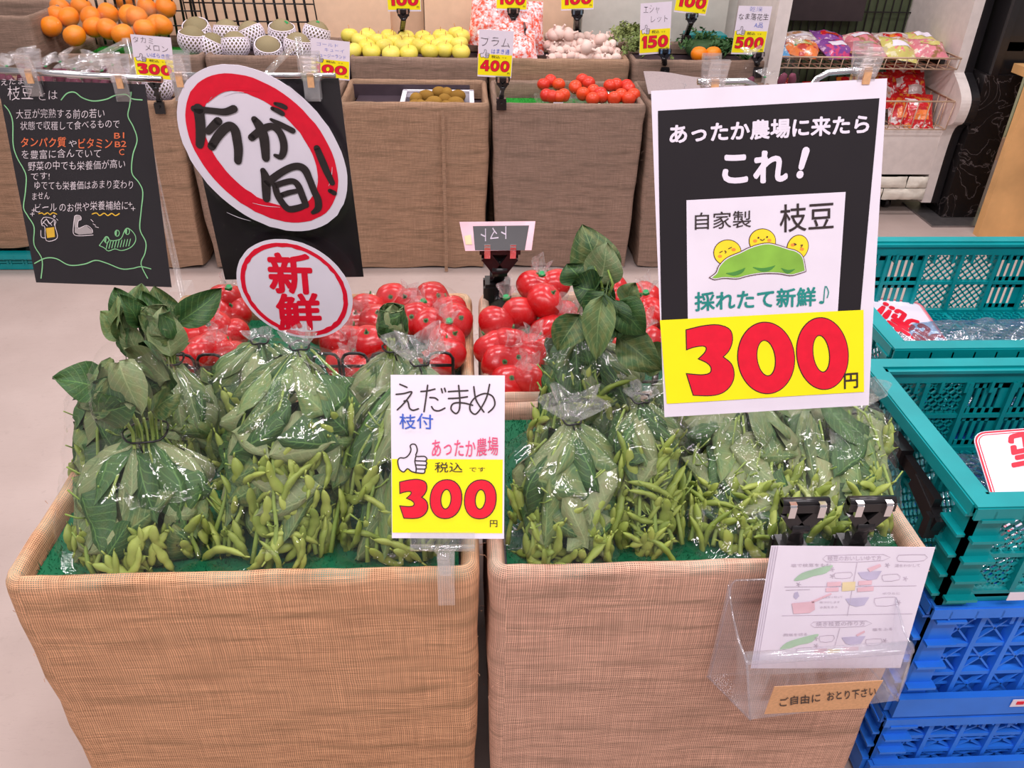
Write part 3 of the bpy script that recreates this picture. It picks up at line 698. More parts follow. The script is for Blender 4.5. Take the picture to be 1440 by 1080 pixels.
for k in range(22): m.bar((1.27+k*.038, 4.05, .2), (1.27+k*.038, 4.05, 1.4), .005, .005)
for k in range(8): m.bar((1.25, 4.048, .3+k*.16), (2.085, 4.048, .3+k*.16), .005, .005)
W(t, 'wire_backing', m, 'black_wire')
m = MB(); m.box((1.55, 3.99, .86), (.56, .02, .22)); W(t, 'dark_panel', m, 'dark_panel')
m = MB(); m.box((1.665, 3.78, .355), (.85, .46, .012)); W(t, 'basket_floor', m, 'cabinet_white')
for (x, y) in ((1.97, 3.6), (1.35, 3.6)):
    m = MB(); m.lathe([(.028, -.012), (.028, .012)], 14, (x, y, .03), Matrix.Rotation(PI/2, 3, 'Y')); m.box((x, y+.01, .052), (.04, .05, .02)); W(t, 'caster', m, 'black_plastic')
def basket(name, x0, x1, y0, y1, z0, z1, step, floorz=True):
    b = MB()
    b.tube([(x0, y0, z1), (x1, y0, z1), (x1, y1, z1)], .004, 6); b.tube([(x0, y0+.01, z0), (x1, y0+.01, z0), (x1, y1, z0)], .003, 6)
    n = int((x1-x0)/step)
    for k in range(n+1):
        x = x0+(x1-x0)*k/n; b.tube([(x, y0, z1), (x, y0+.01, z0)]+([(x, y1, z0)] if floorz else []), .0025, 5)
    for k in range(5): yy = y0+(y1-y0)*(k+1)/5; b.tube([(x1, yy, z1), (x1, yy, z0)], .0025, 5); b.tube([(x0, yy, z0), (x1, yy, z0)], .0025, 5) if floorz else None
    W(t, name, b, 'basket_wire', label='beige wire basket of the snack cabinet')
basket('wire_basket', 1.25, 2.07, 3.50, 3.98, .64, .685, .045)
basket('wire_basket', 1.25, 2.075, 3.46, 3.80, .40, .52, .05)
m = MB(); m.bar((2.05, 3.6, .66), (2.05, 4.02, .60), .02, .04); W(t, 'shelf_bracket', m, 'black_plastic')
# snack packs
def pillow(name, label, cat, c, sx, sy, sz, rz, tilt, mat, group=None, mark=None, lean=0):
    M = Matrix.Translation(c) @ Matrix.Rotation(rz, 4, 'Z') @ Matrix.Rotation(tilt, 4, 'X') @ Matrix.Rotation(lean, 4, 'Y')
    t = thing(name, label, cat, M=M, group=group); mb = MB(); sd = c[0]*31+c[1]*7
    for s_ in (1, -1):
        mb.grid(lambda a, b: ((a-.5)*sx*(1-.05*math.sin(PI*b)), (b-.5)*sy, s_*sz*.5*(math.sin(PI*a)**.5*max(0, math.sin(PI*min(1, max(0, (b-.08)/.84))))**.5)*(1+.35*nz(a*4+sd, b*4, s_))+.0015*math.sin(a*60)*(1 if b < .08 or b > .92 else 0)), 12, 12)
    link('pack_film', mb.mesh('pack', [mat]), t)
    if mark:
        for mi_, (u, v, w_, h_, mm) in enumerate(mark):
            b = MB(); b.grid(lambda a, q: ((u+w_*(a-.5))*sx, (v+h_*(q-.5))*sy, sz*.5*(math.sin(PI*min(1, max(0, u+w_*(a-.5)+.5)))**.5*max(0, math.sin(PI*min(1, max(0, (v+h_*(q-.5)+.5-.08)/.84))))**.5)*(1+.35*nz((u+w_*(a-.5)+.5)*4+sd, (v+h_*(q-.5)+.5)*4, 1))+.0012), 8, 6)
            link('printed_panel', b.mesh('print', [mm]), t)
    return t
sp = [(1.28, 3.60, 'blue_pack'), (1.31, 3.72, 'blue_pack'), (1.42, 3.60, 'orange_pack'), (1.45, 3.70, 'light_pack'), (1.56, 3.59, 'purple_pack'), (1.58, 3.73, 'purple_pack'), (1.70, 3.60, 'pink_pack'), (1.72, 3.72, 'pink_pack'), (1.84, 3.60, 'yellow_pack'), (1.86, 3.72, 'light_pack'), (1.98, 3.62, 'pink_pack'), (2.0, 3.74, 'yellow_pack')]
nmm = {'blue_pack': 'blue', 'orange_pack': 'orange', 'light_pack': 'pale', 'purple_pack': 'purple', 'pink_pack': 'pink', 'yellow_pack': 'yellow green'}
for i, (x, y, mm) in enumerate(sp):
    rowl = 'front' if y < 3.65 else 'rear'
    oth = ['paper', 'red_pack', 'yellow_pack', 'paper'][i % 4]
    pillow('snack_pack', f'{nmm[mm]} snack pack, {ORD[i//2]} from the left in the {rowl} row of the upper basket', 'snack pack', (x, y, .70+(.012 if rowl == 'rear' else 0)), .155, .15, .06, .9*nz(i, 1, 3, 1.7), .3+.3*nz(i, 2, 1, 1.9), mm, group='snack packs in the upper wire basket', lean=.3*nz(i, 7, 1, 1.3), mark=[(0, .0, .5, .22, oth)])
sp = [(1.38, 3.62, 0), (1.54, 3.60, 0), (1.70, 3.63, 0), (1.84, 3.66, 0), (1.93, 3.60, 1), (1.99, 3.68, 0), (1.99, 3.57, 1), (1.95, 3.72, 0)]
for i, (x, y, lo) in enumerate(sp):
    pillow('snack_pack', f'red snack pack in the lower basket, {ORD[i]} of the row', 'snack pack', (x, y, .44+.06*(y-3.5)*8 if not lo else .445), .13, .17, .06, .25*nz(i, 4, 3, 1.9), .9, 'red_pack', group='red snack packs in the lower wire basket', mark=[(0, -.12, .5, .24, 'orange_pack' if lo else 'light_pack')])

# black marble clad post with grey foot plate
t = thing('marbled_post', 'black post with marble patterned lower cladding beside the snack cabinet', 'post', (2.25, 3.54, 0))
m = MB(); m.box((2.25, 3.55, .32), (.16, .2, .62)); W(t, 'lower_cladding', m, 'black_marble')
m = MB(); m.box((2.265, 3.56, 1.06), (.15, .18, .86)); m.box((2.20, 3.455, 1.06), (.03, .02, .86)); W(t, 'upper_casing', m, 'black_plastic')
m = MB(); m.box((2.27, 3.476, .74), (.07, .012, .035)); W(t, 'metal_plate', m, 'steel')
m = MB(); m.box((2.25, 3.50, .004), (.34, .3, .008)); W(t, 'foot_plate', m, 'steel')
# wooden table
t = thing('wooden_table', 'light wooden table with a solid panel leg at the right edge', 'table', (2.7, 3.2, 0))
m = MB(); m.box((2.76, 3.16, .665), (1.0, .55, .035)); W(t, 'tabletop', m, 'wood')
m = MB(); m.box((2.76, 2.882, .665), (1.0, .006, .036)); W(t, 'edge_band', m, 'wood_edge')
m = MB(); m.box((2.62, 3.26, .325), (.78, .04, .65)); W(t, 'panel_leg', m, 'wood')
m = MB(); m.bar((2.42, 3.5, .64), (2.9, 3.5, .25), .012, .012); m.bar((2.42, 3.44, .64), (2.8, 3.44, .15), .012, .012); W(t, 'brace', m, 'black_wire')
m = MB(); m.box((2.75, 4.2, .09), (.07, .07, .17), Matrix.Rotation(.3, 3, 'Z')); m.box((2.75, 4.2, .004), (.11, .09, .008)); tag(link('steel_post_foot', m.mesh('f', ['steel'])), 'small grey metal foot standing near the pale green wall', 'post foot')
# ------------------------------------------------------------------ soybean bags
def pod_mesh(seed, n=3):
    r = random.Random(seed); L = r.uniform(.046, .062) if n == 3 else .038; mb = MB(); pts = []; rad = []
    cv = r.uniform(-.010, .010); K = 13
    for i in range(K):
        t = i/(K-1); x = cv*math.sin(PI*t)*1.2; y = r.uniform(-.0003, .0003); z = (t-.5)*L
        bump = .72+.28*abs(math.sin(PI*n*t)) ; env = min(1, math.sin(PI*min(1, max(0, t)))**.45+.02)
        pts.append((x, y, z)); rad.append(max(.0006, .0068*bump*env))
    mb.tube(pts, rad, 8, True, True, flat=.62)
    mb.tube([pts[-1], (pts[-1][0]-.001, 0, pts[-1][2]+.006)], [.0012, .0009], 5)
    mb.tube([pts[0], (pts[0][0]+.001, 0, pts[0][2]-.004)], [.0008, .0003], 4)
    return mb.mesh('pod', ['pod'])
PODS = [pod_mesh(i, 3 if i % 4 else 2) for i in range(8)]
def leaf_mesh(seed, L, wd, mat, curl=.2):
    r = random.Random(seed); mb = MB(); nu, nv = 6, 9; p1, p2 = r.uniform(0, 6), r.uniform(0, 6)
    def P(a, b):
        q = math.sin(PI*min(1, b)**.8)**.75*(1-.25*b); u = (a-.5)*wd*q*1.1; v = b*L
        z = abs(u)*.35+curl*L*(b-.5)**2*-.9+.0035*math.sin(p1+b*7+a*4)+.003*math.sin(p2+a*9+b*3)
        return (u+.004*math.sin(b*3+p2), v, z)
    mb.grid(P, nu, nv, uvs=lambda a, b: (a, b))
    mb.tube([(0, -.018, -.001), (0, 0, .0)], .0009, 4, False)
    return mb.mesh('leaf', [mat])
LEAF = {m_: [leaf_mesh(k*7+i, .062+.012*i, .040+.007*(i % 3), m_, .25*((i % 3)-.6)) for i in range(5)] for k, m_ in enumerate(('soy_leaf', 'soy_leaf_pale', 'soy_leaf_dark'))}
def frame(n, up):
    """rotation whose z is n and y follows up"""
    n = n.normalized(); y = up-n*up.dot(n)
    y = y.normalized() if y.length > 1e-5 else n.orthogonal().normalized(); x = y.cross(n); return Matrix((x, y, n)).transposed()
class Bag:
    def __init__(s, base, tie, wx, wy, shoulder=.62, seed=0, bottom=.95, neck=.011):
        s.rn = neck; s.b = Vector(base); s.t = Vector(tie); s.wx, s.wy, s.sh, s.seed, s.bot = wx, wy, shoulder, seed, bottom
    def rad(s, t):
        if t < .12: q = s.bot+(1-s.bot)*math.sin(t/.12*PI/2)
        elif t < s.sh: q = 1
        else: q = max(0, math.cos((t-s.sh)/(1-s.sh)*PI/2))**.8
        return q
    def P(s, t, a, k=1.0, lump=True):
        q = s.rad(t); rn = s.rn
        c = s.b.lerp(s.t, t); c.x += .012*math.sin(t*PI)*nz(s.seed, 3); 
        x = max(rn, s.wx*q)*k; y = max(rn, s.wy*q)*k
        l = 1
        if lump:
            pl = max(0, (t-.55)/.45)
            l = 1+.07*nz(math.cos(a)*1.6, math.sin(a)*1.6, t*5+s.seed)+.03*nz(math.cos(a)*5, math.sin(a)*5, t*11+s.seed)+.10*pl*math.sin(a*11+s.seed*2+2*math.sin(t*3))
        return c+Vector((x*l*math.cos(a), y*l*math.sin(a), 0))
def soy_bag(lab, base, tie, wx, wy, shoulder=.62, seed=0, leaves=26, pods=40, stems=8, podtop=.45, leafmin=.25, top='tuft', topdir=(0, 0, 1), toplen=.07, pale=.4, front=.75, tiecol='black_plastic', topflat=False, capr=.028, neck=.011):
    r = random.Random(seed*13+5); B = Bag(base, tie, wx, wy, shoulder, seed, neck=neck)
    t = thing('soybean_bag', lab, 'bag of vegetables', base)
    org = Vector(base)
    def ang():
        return -PI/2+r.uniform(-1.55, 1.55) if r.random() < front else r.uniform(0, 2*PI)
    H = (B.t-B.b).length; ax = (B.t-B.b).normalized()
    f = MB(); nu, nv = 120, 64
    def FP(a, b):
        an = 2*PI*a; cx_, sx_ = math.cos(an), math.sin(an)
        rg = 1-abs(nz(cx_*3.2, sx_*3.2, b*3.5+seed*3))*2.6; r2 = 1-abs(nz(cx_*7+5, sx_*7, b*7+seed))*2.4; e = min(1, b*6)
        return B.P(b, an, 1.03+e*(.035*max(0, rg)**3+.016*max(0, r2)**3)+.012*math.sin(an*26+3*math.sin(b*5))*max(0, (b-.55)/.45)**1.5)
    f.grid(FP, nu, nv)
    f.grid(lambda a, b: B.b+(B.P(0, 2*PI*a)-B.b)*b+Vector((0, 0, .001)), nu, 2)
    W(t, 'film', f, 'cellophane', label='clear cellophane film')
    td = Vector(topdir).normalized()
    if top in ('flare', 'tuft'):
        f = MB(); L = toplen; rr = .011 if top == 'tuft' else .027
        S = td.orthogonal().normalized(); S = Vector((1, 0, 0))-td*td.x; S.normalize(); T = td.cross(S)
        def Q(a, b):
            an = 2*PI*a; q = .010+rr*b**.8*(1+.35*math.sin(an*5+seed)+.2*math.sin(an*11+seed*3)); h = L*b*(1+.25*math.sin(an*3+seed*1.7)*b)
            return B.t+td*h+S*(q*math.cos(an))+T*(q*.7*math.sin(an))
        f.grid(Q, 48, 8); W(t, 'gathered_film_top', f, 'cellophane_crumpled')
    def CP(b_, a_, k_=1.0):
        q = neck+(capr-neck)*math.sin(PI/2*min(1, b_/.35))*(1 if b_ < .6 else math.cos((b_-.6)/.4*PI/2*.86))
        q *= k_*(1+.16*nz(math.cos(a_)*1.6, math.sin(a_)*1.6, b_*4+seed)+.05*nz(math.cos(a_)*6, math.sin(a_)*6, b_*9))
        return B.t+td*(toplen*b_)+Vector((q*math.cos(a_), q*.9*math.sin(a_), 0))
    if top == 'cap':       # a film sleeve over the leafy top, closed by the tie below it
        f = MB(); f.grid(lambda a, b: CP(b, 2*PI*a), 40, 14); W(t, 'film_sleeve', f, 'cellophane')
        for i in range(16):
            a0, b0 = r.uniform(0, 2*PI), r.uniform(.3, .9); L = r.uniform(.04, .07)*(1 if capr < .04 else 1.2); wd = L*.75; ph = r.uniform(0, 6.3); me = MB(); k0 = r.uniform(.7, .95)
            def LC(u_, v_):
                q = math.sin(PI*min(1, v_)**.8)**.75*(1-.25*v_); u = (u_-.5)*wd*q*1.15; v = (v_-.5)*L; du, dv = u*math.cos(ph)-v*math.sin(ph), u*math.sin(ph)+v*math.cos(ph)
                return CP(min(1, max(0, b0+dv/toplen)), a0+du/capr, k0-.1*math.sin(u_*5+v_*4+i))
            me.grid(LC, 5, 8, uvs=lambda a_, b_: (a_, b_)); W(t, 'leaf', me, ('soy_leaf', 'soy_leaf_pale', 'soy_leaf_dark')[i % 3])
    m = MB(); P = [B.t+Vector(((neck+.0012)*math.cos(a*2*PI/20), (neck+.0012)*math.sin(a*2*PI/20), .0015*math.sin(a*1.3)+.05*neck*math.cos(a*.5))) for a in range(21)]
    m.tube(P, .0014, 6); m.tube([P[15], P[15]+Vector((.004, -.004, -.012))], .0012, 5); W(t, 'tie', m, tiecol)
    # stems
    for i in range(int(stems*1.6)):
        a = ang(); k = r.uniform(.5, .92); t1 = r.uniform(.7, .98); da = r.uniform(-.6, .6)
        pts = [B.P(.03+(t1-.03)*q/7, a+da*q/7, k*(1-.15*q/7), False)+Vector((r.uniform(-.003, .003), r.uniform(-.003, .003), 0)) for q in range(8)]
        m = MB(); m.tube(pts, [.0032-.0016*q/7 for q in range(8)], 6)
        for q in (2, 4, 5):
            an = r.uniform(0, 2*PI); e = pts[q]+Vector((.02*math.cos(an), .02*math.sin(an), .018)); m.tube([pts[q], (pts[q]+e)/2+Vector((0, 0, -.003)), e], .0011, 4)
        W(t, 'stem', m, 'pod_stem')
    if neck > .014:
        for i in range(14):
            a = r.uniform(0, 2*PI); q = neck*r.uniform(.3, .85); m = MB(); o_ = Vector((q*math.cos(a), q*math.sin(a), 0))
            m.tube([B.P(.8, a, .5, False), B.t+o_-ax*.01, B.t+o_+td*.012, B.t+o_*1.3+td*(.3*toplen)], .0015, 5); W(t, 'stem', m, 'pod_stem')
    for i in range(int(pods*1.35)):
        a = ang(); tt = .015+podtop*r.random()**1.15; k = r.uniform(.52, .87); p = B.P(tt, a, k, False)-org; n = Vector((math.cos(a), math.sin(a), 0))
        up = Vector((r.gauss(0, .55), r.gauss(0, .3), 1)) if r.random() < .62 else Vector((r.uniform(-1, 1), r.uniform(-.4, .4), .3))
        R = frame(n+Vector((r.gauss(0, .3), r.gauss(0, .3), r.gauss(0, .2))), up); R = R @ Matrix.Rotation(PI/2, 3, 'X')   # pod axis -> leaf y
        if r.random() < .5: R = R @ Matrix.Rotation(PI, 3, 'Y')
        p.z = max(p.z, .010)
        s_ = r.uniform(.92, 1.22); link('pod', r.choice(PODS), t, M=Matrix.Translation(p) @ R.to_4x4() @ Matrix.Scale(s_, 4))
    for i in range(leaves+leaves*2//3):
        inner = i >= leaves
        a = ang(); tt = leafmin-.1+(1.02-leafmin)*((i % leaves)+.5)/leaves if not inner else r.uniform(.12, .85); k = r.uniform(.86, .96) if not inner else r.uniform(.45, .75)
        mt = 'soy_leaf_pale' if r.random() < pale else ('soy_leaf' if r.random() < .55 else 'soy_leaf_dark')
        L = r.uniform(.055, .095)*(.7 if tt > .8 else 1); wd = L*r.uniform(.5, .78); ph = r.gauss(0, .7 if tt > .72 else 1.3)+(0 if r.random() < .55 else PI)
        if topflat: ph = r.gauss(0, .25); L *= 1.5; wd *= .6
        me = MB(); q1, q2 = r.uniform(0, 6), r.uniform(0, 6); cs_, sn = math.cos(ph), math.sin(ph); cu = r.uniform(-.0, .012)
        def LP(u_, v_):
            q = math.sin(PI*min(1, v_)**.8)**.75*(1-.25*v_); u = (u_-.5)*wd*q*1.15; v = (v_-.5)*L
            du, dv = u*cs_-v*sn, u*sn+v*cs_; t2 = min(.985, max(.01, tt+dv/H)); rr_ = max(.02, B.wx*B.rad(t2)*.9)
            kk = k-(abs(u)*1.2+.0025*math.sin(q1+v_*8+u_*5)+cu*(v_-.5)**2*4)/rr_*.8
            return B.P(t2, a+du/rr_, max(.1, kk), True)
        me.grid(LP, 5, 8, uvs=lambda a_, b_: (a_, b_)); W(t, 'leaf', me, mt)
    # leafy top above the tie
    if top == 'leaf':
        for i in range(9):
            a = r.uniform(0, 2*PI); o_ = Vector((math.cos(a), math.sin(a), 0)); h = toplen*(.1+.5*r.random())
            R = frame(o_+Vector((r.gauss(0, .15), r.gauss(0, .15), .15)), td+Vector((r.gauss(0, .15), r.gauss(0, .15), 0)))
            link('leaf', r.choice(LEAF[r.choice(('soy_leaf', 'soy_leaf_dark', 'soy_leaf_pale'))]), t, M=Matrix.Translation(B.t-org+td*h+o_*.013) @ R.to_4x4() @ Matrix.Scale(.62, 4) @ Matrix.Translation((0, -.02, 0)))
    t['_b'] = 0; del t['_b']
    return t, B
def big_leaf(t, px0, px1, Y, wd, mat, seed, dy=0, L=None, roll=0):
    """leaf whose stalk end and tip are given; grows out of its bag"""
    a = atY(*px0, Y); b = atY(*px1, Y+dy); d = b-a; L = d.length; n = (cC-(a+b)/2).normalized(); n = Matrix.Rotation(roll, 3, d.normalized()) @ n
    R = frame(n, d); me = leaf_mesh(seed, L, wd, mat, .3)
    return link('leaf', me, t, M=Matrix.Translation(a-t.location) @ R.to_4x4())
ZF = ZR-.019
def SB(px, pt, Yb, Yt, *a, **k):
    b = atY(*px, Yb); b.z = ZF+.004
    return (b, atY(*pt, Yt), *a)
def foot(px, Y):
    y = 700
    for _ in range(6):
        p = atY(px, y, Y); d = Vector((p.x, Y, ZF+.004))-cC; y = 540-FOC*d.dot(cU)/d.dot(cF)
    p = atY(px, y, Y); p.z = ZF+.004; return p
def bag(lab, px, pt, Yb, Yt, wpx, dy, **kw):
    """px: pixel column at the bag's foot, pt: pixel of its tie, wpx: body width in pixels"""
    b = foot(px, Yb); tie = atY(*pt, Yt)
    depth = (b.lerp(tie, .4)-cC).dot(cF); wx = wpx/2*depth/FOC*1.17; dy *= 1.12; b.y -= .022 if Yb < .83 else .01
    return soy_bag(lab, b, tie, wx, dy, **kw)
# front row
bA, _ = bag('front left soybean bag, tied mid height with black elastic under a leafy top', 205, (205, 606), .785, .83, 185, .062, seed=1, shoulder=.6, leaves=26, pods=38, podtop=.32, leafmin=.28, top='cap', toplen=.115, capr=.05, neck=.025, pale=.4, stems=6)
bE, _ = bag('large soybean bag with many hanging pods below the small red and white round sign', 392, (421, 486), .80, .90, 178, .072, seed=2, shoulder=.66, leaves=40, pods=90, podtop=.62, leafmin=.42, top='tuft', toplen=.02, pale=.25, stems=14)
bG, _ = bag('soybean bag with long flat leaves partly behind the small price card', 560, (590, 508), .80, .90, 190, .062, seed=3, shoulder=.5, topflat=True, leaves=34, pods=50, podtop=.42, leafmin=.3, top='flare', toplen=.035, pale=.45, stems=12)
bH, _ = bag('soybean bag with gathered clear film tuft, just right of the small price card', 790, (804, 590), .785, .84, 150, .06, seed=4, shoulder=.6, leaves=28, pods=44, podtop=.40, leafmin=.35, top='flare', toplen=.035, pale=.3, stems=8)
bI, _ = bag('narrow soybean bag full of pods between the tufted bag and the wide bag', 905, (900, 560), .80, .86, 100, .055, seed=5, shoulder=.8, leaves=16, pods=64, podtop=.68, leafmin=.62, top='tuft', toplen=.015, pale=.4, stems=9)
bJ, _ = bag('wide soybean bag with broad leaves below the big price poster', 1030, (1050, 548), .80, .95, 160, .065, seed=6, shoulder=.75, leaves=34, pods=60, podtop=.42, leafmin=.32, top='tuft', toplen=.03, pale=.5, stems=10)
bK, _ = bag('soybean bag at the right end, behind the two black clips', 1165, (1155, 545), .82, .97, 150, .065, seed=7, shoulder=.72, leaves=32, pods=40, podtop=.35, leafmin=.25, top='tuft', toplen=.03, pale=.4, stems=9)
# back row
bB, _ = bag('soybean bag at the far left, leaning out with one big leaf over the rim', 185, (195, 500), .92, .97, 150, .06, seed=8, shoulder=.7, leaves=34, pods=16, podtop=.3, leafmin=.2, top='leaf', toplen=.10, pale=.25, stems=8)
bC, _ = bag('soybean bag with a film wrapped leafy neck above its elastic tie, second row left', 255, (237, 504), .945, .97, 135, .058, seed=9, shoulder=.55, leaves=32, pods=24, podtop=.4, leafmin=.3, top='cap', toplen=.075, neck=.019, capr=.024, pale=.3, stems=8)
bD, _ = bag('soybean bag in the second row left of the large podded bag', 350, (365, 478), .97, 1.00, 120, .05, seed=10, shoulder=.75, leaves=34, pods=34, podtop=.6, leafmin=.35, top='tuft', toplen=.012, pale=.3, stems=8)
bF, _ = bag('soybean bag with a rounded leafy cap in front of the tomatoes', 540, (555, 487), .96, .99, 125, .052, seed=11, shoulder=.55, leaves=34, pods=18, podtop=.5, leafmin=.25, top='cap', toplen=.06, neck=.016, capr=.022, pale=.45, stems=8)
bM, _ = bag('dark leafy soybean bag leaning at the left end of the right box', 782, (818, 455), .93, 1.0, 90, .045, seed=12, shoulder=.8, leaves=34, pods=16, podtop=.6, leafmin=.3, top='tuft', toplen=.02, pale=.1, stems=9)
bL, _ = bag('tall soybean bag with big loose leaves sprouting from its top', 850, (838, 478), .95, .99, 120, .055, seed=13, shoulder=.78, leaves=34, pods=26, podtop=.75, leafmin=.3, top='leaf', toplen=.10, pale=.3, stems=8)
bN, _ = bag('soybean bag half hidden behind the narrow podded bag', 960, (975, 520), .97, 1.0, 120, .05, seed=14, shoulder=.7, leaves=30, pods=22, podtop=.5, leafmin=.3, top='tuft', toplen=.03, pale=.3, stems=7)
bO, _ = bag('soybean bag in the right back corner with silvery film creases', 1195, (1200, 575), .95, .97, 95, .05, seed=15, shoulder=.75, leaves=28, pods=26, podtop=.5, leafmin=.3, top='flare', toplen=.04, pale=.3, stems=7)
# loose large leaves reaching out of the bags
big_leaf(bB, (150, 540), (74, 528), .93, .055, 'soy_leaf_dark', 71, dy=-.02, roll=.4)
big_leaf(bB, (185, 470), (140, 438), .98, .04, 'soy_leaf', 72)
big_leaf(bB, (190, 450), (163, 405), .99, .04, 'soy_leaf_dark', 73)
big_leaf(bB, (200, 455), (200, 405), .99, .045, 'soy_leaf', 74)
big_leaf(bC, (230, 470), (205, 412), .98, .045, 'soy_leaf_dark', 75)
big_leaf(bC, (248, 458), (302, 410), 1.0, .045, 'soy_leaf_dark', 76)
big_leaf(bC, (238, 455), (222, 405), 1.0, .04, 'soy_leaf', 77)
big_leaf(bC, (228, 480), (198, 430), .96, .035, 'soy_leaf_pale', 78)
big_leaf(bC, (237, 502), (237, 440), .945, .05, 'soy_leaf_pale', 79, roll=.1)
big_leaf(bF, (555, 482), (556, 432), .98, .045, 'soy_leaf_pale', 80)
for k, (p0, p1, wd, mt, Yk) in enumerate([((842, 405), (822, 322), .07, 'soy_leaf', 1.0), ((838, 400), (856, 345), .055, 'soy_leaf_pale', .99), ((845, 405), (805, 400), .055, 'soy_leaf_dark', .98), ((850, 410), (828, 455), .05, 'soy_leaf_dark', .96), ((852, 415), (838, 495), .045, 'soy_leaf', .95), ((860, 420), (868, 470), .04, 'soy_leaf_dark', .96),
     ((868, 425), (905, 462), .05, 'soy_leaf_dark', .96), ((865, 475), (925, 512), .055, 'soy_leaf', .95), ((812, 440), (790, 490), .05, 'soy_leaf', .96), ((815, 400), (802, 372), .05, 'soy_leaf_dark', .99), ((880, 430), (895, 400), .035, 'soy_leaf', .98), ((905, 500), (942, 505), .05, 'soy_leaf', .97)]):
    big_leaf(bL, p0, p1, Yk, wd, mt, 90+k)
m = MB(); m.tube([tuple(atY(835, 480, .98)), tuple(atY(850, 430, .98)), tuple(atY(846, 400, .99)), tuple(atY(835, 375, 1.0))], [.003, .0025, .002, .0015], 6)
m.tube([tuple(atY(850, 430, .98)), tuple(atY(862, 400, .975)), tuple(atY(855, 380, .99))], [.0022, .002, .0012], 6); W(bL, 'stem', m, 'pod_stem')
# ------------------------------------------------------------------ fruit
def tomato_mesh(seed):
    r = random.Random(seed); mb = MB(); ph = r.uniform(0, 6)
    mb.sphere((0, 0, 0), (1, 1, .86), 20, 12, fn=lambda d: 1+.035*math.sin(5*math.atan2(d.y, d.x)+ph)*(1-abs(d.z))-.16*max(0, d.z)**10)
    return mb.mesh('tomato', ['tomato'])
TOM = [tomato_mesh(i) for i in range(3)]
cm = MB()
for k in range(5):
    a = k*2*PI/5; cm.grid(lambda u, v: ((.05+.55*v)*math.cos(a)-(u-.5)*.22*(1-v)*math.sin(a), (.05+.55*v)*math.sin(a)+(u-.5)*.22*(1-v)*math.cos(a), .70+.10*v-.28*v*v+.03), 2, 3)
cm.tube([(0, 0, .68), (.02, 0, .95)], [.07, .05], 6); CALYX = cm.mesh('calyx', ['calyx'])
def wrap_mesh(cs, r, neck, seed, k=1.1, extra=None, flare=.02, flen=.03):
    """thin film pulled tight over a cluster of round fruit and gathered at the neck"""
    bm = bmesh.new()
    for c in cs:
        for i in range(14):
            for j in range(1, 8):
                a = 2*PI*i/14; t = PI*j/8; bm.verts.new(Vector(c)+Vector((math.sin(t)*math.cos(a), math.sin(t)*math.sin(a), math.cos(t)*.9))*r*k)
    bm.verts.new(neck)
    res = bmesh.ops.convex_hull(bm, input=bm.verts)
    bmesh.ops.delete(bm, geom=[v for v in bm.verts if not v.link_faces], context='VERTS')
    bmesh.ops.subdivide_edges(bm, edges=[e for e in bm.edges if e.calc_length() > r*.5], cuts=2, use_grid_fill=True)
    bmesh.ops.smooth_vert(bm, verts=bm.verts, factor=.4, use_axis_x=True, use_axis_y=True, use_axis_z=True)
    cen = sum((Vector(c) for c in cs), Vector())/len(cs)
    for v in bm.verts:
        d = v.co-cen; v.co += d.normalized()*r*.10*nz(v.co.x*38, v.co.y*38, v.co.z*38+seed)
        mind = min((v.co-Vector(c)).length for c in cs)
        if mind < r*1.02:
            c = min(cs, key=lambda q: (v.co-Vector(q)).length); v.co = Vector(c)+(v.co-Vector(c)).normalized()*r*1.02
    me = bpy.data.meshes.new('wrap'); bm.to_mesh(me); bm.free()
    for p in me.polygons: p.use_smooth = True
    me.materials.append(MT['tomato_film']); return me
def tuft_mb(neck, d, rr, L, seed):
    f = MB(); d = Vector(d).normalized(); S = d.orthogonal().normalized(); T = d.cross(S); neck = Vector(neck)
    f.grid(lambda a, b: neck+d*(L*b*(1+.3*math.sin(2*PI*a*3+seed)*b))+S*((.003+rr*b)*(1+.4*math.sin(2*PI*a*4+seed))*math.cos(2*PI*a))+T*((.003+rr*b)*(1+.3*math.sin(2*PI*a*5))*math.sin(2*PI*a)), 30, 5); return f
def fruit_bag(name, lab, cat, cs, r, meshes, neck, seed, group=None, tape=True, part='tomato', calyx=True, sc_=(1, 1, 1), tdir=None, tape_mat='tape_green', tr=.012):
    rn = random.Random(seed); cen = sum((Vector(c) for c in cs), Vector())/len(cs); base = Vector((cen.x, cen.y, min(c[2] for c in cs)-r*.9))
    t = thing(name, lab, cat, base, group)
    for i, c in enumerate(cs):
        R = Matrix.Rotation(rn.uniform(-.9, .9), 4, 'X') @ Matrix.Rotation(rn.uniform(-.7, .7), 4, 'Y') @ Matrix.Rotation(rn.uniform(0, 6), 4, 'Z')
        o = link(part, meshes[i % len(meshes)], t, M=Matrix.Translation(Vector(c)-base) @ R @ Matrix.Diagonal((r*sc_[0], r*sc_[1], r*sc_[2], 1)))
        if calyx: link('calyx', CALYX, o)
    neck = Vector(neck); w_ = wrap_mesh([tuple(c) for c in cs], r, neck, seed)
    for v in w_.vertices: v.co -= base
    link('film', w_, t)
    d = tdir or ((neck-cen).normalized()+Vector((0, -.2, .5))); d = Vector(d).normalized()
    W(t, 'gathered_film_top', tuft_mb(neck, d, tr, .028*r/.033, seed), 'cellophane_crumpled')
    if tape: m = MB(); k = r/.033; m.tube([neck-d*.002*k, neck+d*.004*k], .0055*k, 8); m.bar(neck+Vector((-.006*k, -.003, 0)), neck+Vector((.006*k, -.003, .001)), .003*k, .004*k); W(t, 'tape', m, tape_mat)
    return t
